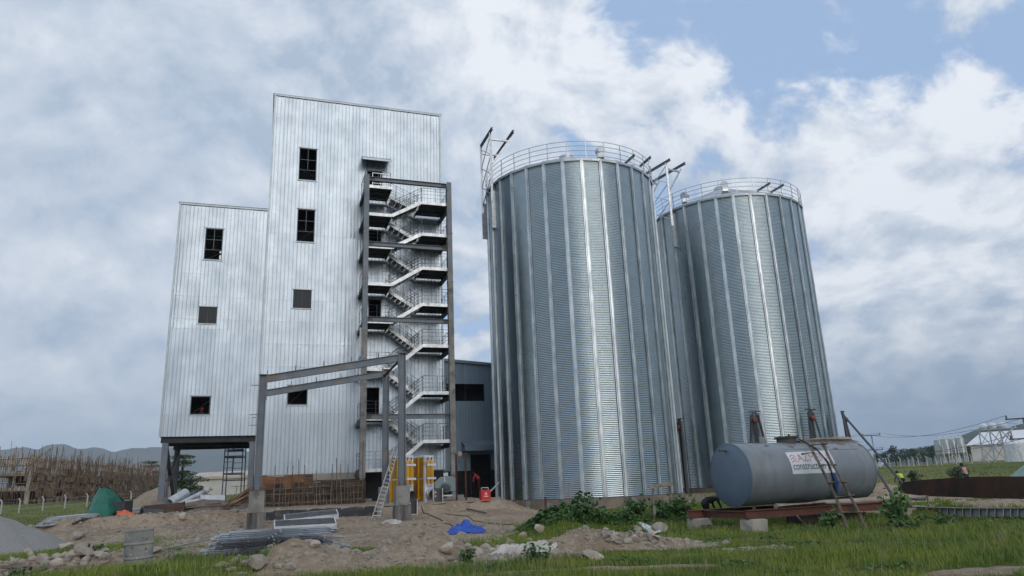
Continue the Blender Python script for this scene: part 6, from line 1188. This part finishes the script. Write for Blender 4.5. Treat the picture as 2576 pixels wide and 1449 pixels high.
def leaf_cover(name, patches, n, size, mat, lab, cat, seed, up=.5):
    rs = np.random.RandomState(seed); v, f = [], []
    for cx, cy, rx, ry, h in patches:
        m = int(n * rx * ry); a = rs.uniform(0, 2 * np.pi, m); r = np.sqrt(rs.uniform(0, 1, m)) * (1 + .25 * vnoise(np.cos(a) * 2 + cx, np.sin(a) * 2 + cy)); X = cx + rx * r * np.cos(a); Y = cy + ry * r * np.sin(a)
        lump = np.clip(.55 + 1.0 * fbm(X * 1.4, Y * 1.4, 3), .1, 1.2); Z = gnd(X, Y) + h * np.clip(1.05 - r ** 2, 0, 1) * lump * rs.uniform(.45, 1.0, m) + .03
        P = np.stack([X, Y, Z], 1); A_ = rs.normal(size=(m, 3)); A_[:, 2] *= .45; A_ /= np.linalg.norm(A_, axis=1)[:, None]; B_ = rs.normal(size=(m, 3)); B_[:, 2] *= up; B_ -= (A_ * B_).sum(1)[:, None] * A_; B_ /= np.linalg.norm(B_, axis=1)[:, None]; s = size * rs.uniform(.5, 1.3, m)[:, None]; k = len(v)
        q = np.stack([P - A_ * s, P - B_ * s * .8 - A_ * s * .2, P + A_ * s * 1.1, P + B_ * s * .8 - A_ * s * .2], 1).reshape(-1, 3); v.extend(q.tolist()); f.extend([(k + 4 * i, k + 4 * i + 1, k + 4 * i + 2, k + 4 * i + 3) for i in range(m)])
    me = bpy.data.meshes.new(name); me.from_pydata(v, [], f); me.materials.append(mat); o = link(name, me); return tag(o, lab, cat)
c_v = [D(1440, 1310, 27.0), D(1520, 1320, 25.5), D(1390, 1320, 25.5), D(1465, 1300, 29.0)]
o = leaf_cover('vine_mound', [(c_v[0].x, c_v[0].y, 2.1, 1.6, 1.15), (c_v[1].x, c_v[1].y, 1.7, 1.2, .75), (c_v[2].x, c_v[2].y, 1.2, 1.0, .5), (c_v[3].x, c_v[3].y, 1.4, 1.2, 1.1)], 1100, .08, M_['leafd'], 'dense dark green vine mound before the nearer silo', 'vine', 3); o['kind'] = 'stuff'
rs9 = np.random.RandomState(99); pts9 = [(float(x), float(y), float(rs9.uniform(.2, .6)), float(rs9.uniform(.15, .4)), float(rs9.uniform(.05, .16))) for x, y in zip(rs9.uniform(-12, 16, 260), rs9.uniform(12.5, 34, 260)) if grass_mask(np.array([x]), np.array([y]))[0] > .6 and abs(x) < y * .72]
o = leaf_cover('low_weeds', pts9[:110], 900, .035, M_['leaf'], 'low broad leaved weeds scattered through the grass', 'weeds', 31); o['kind'] = 'stuff'
def bush(name, p, r, h, n, size, mat, lab, seed, cat='weed', grp=None):
    rs = np.random.RandomState(seed); t = thing(name, p, lab, cat, grp); v, f = [], []; st_ = MB(); q = Vector(p)
    for k in range(max(4, int(n / 22))):
        a = rs.uniform(0, 6.28); e = q + Vector((math.cos(a) * r * rs.uniform(.2, 1), math.sin(a) * r * rs.uniform(.2, 1), h * rs.uniform(.45, 1.0))); m_ = q.lerp(e, .5) + Vector((0, 0, h * .12)); st_.tube([q + Vector((rs.uniform(-.08, .08), rs.uniform(-.08, .08), -.03)), m_, e], .014, 5, True, .006)
        for i in range(22):
            c = (m_.lerp(e, rs.uniform(0, 1.1)) if i % 3 else q.lerp(m_, rs.uniform(.4, 1))) + Vector(rs.normal(0, size * .9, 3)); leaves(v, f, tuple(c), .02, .02, .02, 1, size, rs, .6)
    me = bpy.data.meshes.new('leaves'); me.from_pydata((np.array(v) - np.array(q)).tolist(), [], f); me.materials.append(mat); link('leaves', me, t); st_.build('stems', M_['leafd'], t)
bl = [(z12(2100, 960), 32.5, .9, .8, 420, .10, 'leafd', 'leafy weed bank at the right foot of the nearer silo'), (z8(1700, 720), 31.0, .9, 1.0, 420, .11, 'leaf', 'tall leafy weeds left of the tank stand'), (z12(2440, 830), 32.0, .8, .8, 320, .10, 'leafd', 'dark weeds behind the grey barrier'), (z9(1215, 880), 25.5, .55, 1.15, 240, .11, 'leaf', 'tall broad leaved weed at the right end of the tank stand'), (z9(620, 985), 23.5, .5, .6, 160, .09, 'leaf', 'broad leaved weed in front of the tank ladder'), (z9(1320, 1000), 24.0, .8, .45, 200, .07, 'leafd', 'low dark weeds before the ring segment'), (z8(430, 1290), 15.6, .32, .40, 150, .06, 'leafd', 'dark weed at the bottom edge in the grass'), (z6(840, 1110), 22.5, .45, .25, 130, .07, 'leafd', 'dark weed beside the big pale rock'), (z6(250, 1335), 18.5, .5, .18, 130, .06, 'leafd', 'small green weed at the front of the left rubble'), (z7(2120, 1230), 16.6, .22, .22, 70, .06, 'leafd', 'small weed left of the middle stone heap'), (z9(1600, 940), 26.5, .6, .3, 130, .07, 'leaf', 'tuft of weeds against the ring segment'), (z9(2130, 850), 28, .5, .35, 130, .07, 'leaf', 'yellow green weed before the rusted plate')]
for k, (px, d, r, h, n, s, m, lab) in enumerate(bl): bush('weed', onto(D(*px, d)), r, h, n, s, M_[m], lab, 200 + k)

# ---------------------------------------------------------------- people
def person(loc, yaw, joints, label, cloth_of, hair=True, height=1.7):
    # joints: name -> (x forward, y left, z up) in metres for a 1.7 m figure, a skeleton grown into one skin
    E_ = [('pelvis', 'chest'), ('chest', 'neck'), ('neck', 'head'), ('head', 'crown')]
    for s in 'lr': E_ += [('pelvis', 'hip' + s), ('hip' + s, 'knee' + s), ('knee' + s, 'ankle' + s), ('ankle' + s, 'toe' + s), ('chest', 'sho' + s), ('sho' + s, 'elb' + s), ('elb' + s, 'wri' + s), ('wri' + s, 'palm' + s)] + [('palm' + s, 'f%d' % k + s) for k in range(4)] + [('wri' + s, 'th' + s)]
    J = dict(joints)
    for s in 'lr':
        w_, e = Vector(J['wri' + s]), Vector(J['elb' + s]); d = (w_ - e).normalized(); sd = d.cross(Vector((.3, .2, 1))).normalized(); J['palm' + s] = tuple(w_ + d * .085)
        for k in range(4): J['f%d' % k + s] = tuple(w_ + d * (.16 + .012 * (1.5 - abs(k - 1.3))) + sd * (.022 * (k - 1.5)) + Vector((0, 0, -.015)))
        J['th' + s] = tuple(w_ + d * .075 + sd * -.05)
    rad = dict(pelvis=.145, chest=.16, neck=.058, head=.095, crown=.085)
    for s in 'lr': rad.update({'hip' + s: .10, 'knee' + s: .062, 'ankle' + s: .042, 'toe' + s: .036, 'sho' + s: .068, 'elb' + s: .046, 'wri' + s: .032, 'palm' + s: .034, 'th' + s: .010, **{'f%d' % k + s: .009 for k in range(4)}})
    nm = list(J); ix = {n_: i for i, n_ in enumerate(nm)}; me = bpy.data.meshes.new('skeleton'); me.from_pydata([J[n_] for n_ in nm], [(ix[a], ix[b]) for a, b in E_], []); o = bpy.data.objects.new('skeleton', me); col.objects.link(o)
    o.modifiers.new('skin', 'SKIN'); sv = me.skin_vertices[0].data
    for n_ in nm: sv[ix[n_]].radius = (rad[n_], rad[n_]); sv[ix[n_]].use_root = n_ == 'pelvis'
    sub = o.modifiers.new('sub', 'SUBSURF'); sub.levels = sub.render_levels = 1; bpy.context.view_layer.update(); body = bpy.data.meshes.new_from_object(o.evaluated_get(bpy.context.evaluated_depsgraph_get())); bpy.data.objects.remove(o)
    ms = ['skin'] + sorted(set(cloth_of.values())); body.materials.clear()
    for m_ in ms: body.materials.append(M_[m_])
    segs = [(Vector(J[a]), Vector(J[b]), a, b) for a, b in E_]; zone = dict(pelvis='t', chest='s', neck='k', head='k', crown='k')
    for p in body.polygons:
        c = p.center; best = None
        for a, b, na_, nb in segs:
            d = b - a; t_ = max(0, min(1, (c - a).dot(d) / max(d.length_squared, 1e-9))); q = (c - a - d * t_).length
            if best is None or q < best[0]: best = (q, na_, nb, t_)
        _, na_, nb, t_ = best; z_ = 'skin'
        if nb == 'chest': z_ = cloth_of.get('shirt' if t_ > .12 else 'trousers', 'skin')
        elif nb[:3] in ('hip', 'kne') or (nb[:3] == 'ank'): z_ = cloth_of.get('trousers', 'skin')
        elif nb[:3] == 'toe': z_ = cloth_of.get('shoes', 'blackcl' if 'blackcl' in ms else ms[-1])
        elif nb[:3] in ('sho',) : z_ = cloth_of.get('shirt', 'skin')
        elif nb[:3] == 'elb': z_ = cloth_of.get('shirt', 'skin') if (t_ < .75 or cloth_of.get('long')) and not cloth_of.get('sleeveless') else 'skin'
        elif nb[:3] == 'wri' and cloth_of.get('long'): z_ = cloth_of['shirt']
        if nb == 'neck' and t_ < .35: z_ = cloth_of.get('shirt', 'skin')
        p.material_index = ms.index(z_) if z_ in ms else 0; p.use_smooth = True
    t = thing('person', loc, label, 'person'); m3 = Matrix.Rotation(yaw, 3, 'Z') @ Matrix.Diagonal((height / 1.7,) * 3); link('body', body, t, loc, m3)
    if hair:
        h, c = Vector(J['head']), Vector(J['crown']); ax_ = (c - h).normalized(); mb = MB().lathe(h + ax_ * .0, [(.104, .0), (.116, .05), (.112, .12), (.085, .165), (.0, .19)], 14, ax_); link('hair', mb.mesh('hair', M_[cloth_of.get('cap', 'hair')], True), t, loc, m3)
    return t
for k_ in ('long', 'sleeveless', 'cap'): pass
class Cl(dict):
    def values(self): return [v for k, v in self.items() if k not in ('long', 'sleeveless', 'cap')]
def stand(bend=0.0, armL=None, armR=None, knee=0.0, turn=0.0):
    hz_ = .92 - .25 * knee; ca, sa = math.cos(bend), math.sin(bend); T = lambda l, y=0, f=0: (sa * l + ca * f, y, hz_ + ca * l - sa * f)
    J = dict(pelvis=(0, 0, hz_), chest=T(.40), neck=T(.56), head=T(.66, 0, .02), crown=T(.76, 0, .03))
    for s, sg in (('l', 1), ('r', -1)):
        J['hip' + s] = (0, .09 * sg, hz_ - .06); J['knee' + s] = (.06 + .28 * knee, .10 * sg, .50 - .12 * knee); J['ankle' + s] = (-.02, .11 * sg, .08); J['toe' + s] = (.15, .13 * sg, .04); J['sho' + s] = T(.47, .19 * sg)
    for s, a in (('l', armL), ('r', armR)):
        sh_ = Vector(J['sho' + s]); sg = 1 if s == 'l' else -1; e, w_ = a if a else ((.02, .05 * sg, -.28), (.08, .03 * sg, -.54)); J['elb' + s] = tuple(sh_ + Vector(e)); J['wri' + s] = tuple(sh_ + Vector(w_))
    return J
p = onto(D(*z11(1545, 960), 62)); person(p, R_(100), stand(.30, ((-.02, .24, -.12), (.02, .46, -.20)), ((.10, -.10, -.24), (.22, -.12, -.44))), 'person in a sleeveless pink shirt stretching one arm beyond the rusted plate', Cl(shirt='pink', trousers='navy', shoes='blackcl', sleeveless=True), True, 1.72)
p = onto(D(*z11(690, 985), 58)); p.z += .1; person(p, R_(95), stand(.85, ((.2, .05, -.25), (.35, .0, -.45)), ((.2, -.05, -.25), (.35, 0, -.45)), 1.0), 'crouching person in a yellow safety vest left of the rusted plate', Cl(shirt='hivis', trousers='blackcl', shoes='blackcl'), True, 1.6)
p = onto(D(*z10(480, 1150), 28.5)); person(p, R_(20), stand(1.35, ((.10, .05, -.28), (.18, .02, -.50)), ((.10, -.05, -.28), (.18, -.02, -.50)), .25), 'person in black bending over behind the left end of the tank stand', Cl(shirt='blackcl', trousers='blackcl', shoes='blackcl', long=True), True, 1.65)
p = D(*z14(1690, 835), 55.0); p.z = 1.42; person(p, R_(190), stand(.72, ((.12, .04, -.26), (.12, .02, -.50)), ((.12, -.04, -.26), (.12, -.02, -.50))), 'person in red bending forward at the dark annex doorway', Cl(shirt='redcl', trousers='maroon', shoes='maroon', long=True), True, 1.7)
p = W(-3.98, FO + .95, 5.69); person(p, R_(-70), stand(.15, ((.10, .05, -.25), (.28, .03, -.30)), ((.1, -.05, -.25), (.28, -.03, -.30))), 'worker with a red cap seen through the lowest side block window', Cl(shirt='blackcl', trousers='navy', shoes='blackcl', cap='redcl'), True, 1.72)
# patterned cloth hanging on the stair column
mb = MB(); n = 14
for i in range(n + 1):
    z = 12.2 - 3.6 * i / n
    for j in range(4): mb.v.append(W(CU0 - .34 + .085 * j + .03 * math.sin(i * 1.3), SO0 - .05 - .05 * math.sin(j * 2 + i * .9), z))
for i in range(n):
    for j in range(3): a = i * 4 + j; mb.f.append((a, a + 1, a + 5, a + 4))
M_['bluewhite'] = pm('blue_and_white_cloth', (.60, .63, .66), (.55, .58, .60), 2.0, .8, 0, c3=(.03, .22, .55), s3=.7); mb.solo('hanging_banner', M_['bluewhite'], 'torn blue and white sheet hanging beside the left stair column', 'banner', None, True)

# ---------------------------------------------------------------- haze in the air
hzm = bpy.data.materials.new('haze_air'); hzm.use_nodes = True; t = NT(hzm.node_tree); t.n.clear(); pv = t.add('ShaderNodeVolumePrincipled'); pv.inputs['Color'].default_value = (.74, .87, 1.0, 1); pv.inputs['Density'].default_value = .00020; pv.inputs['Anisotropy'].default_value = .1
t.l.new(pv.outputs[0], t.add('ShaderNodeOutputMaterial').inputs['Volume'])
o = MB().box((0, 0, 160), 7900, 7900, 322).build('haze', hzm); tag(o, 'thin blue haze filling the air', 'haze', None, 'stuff')
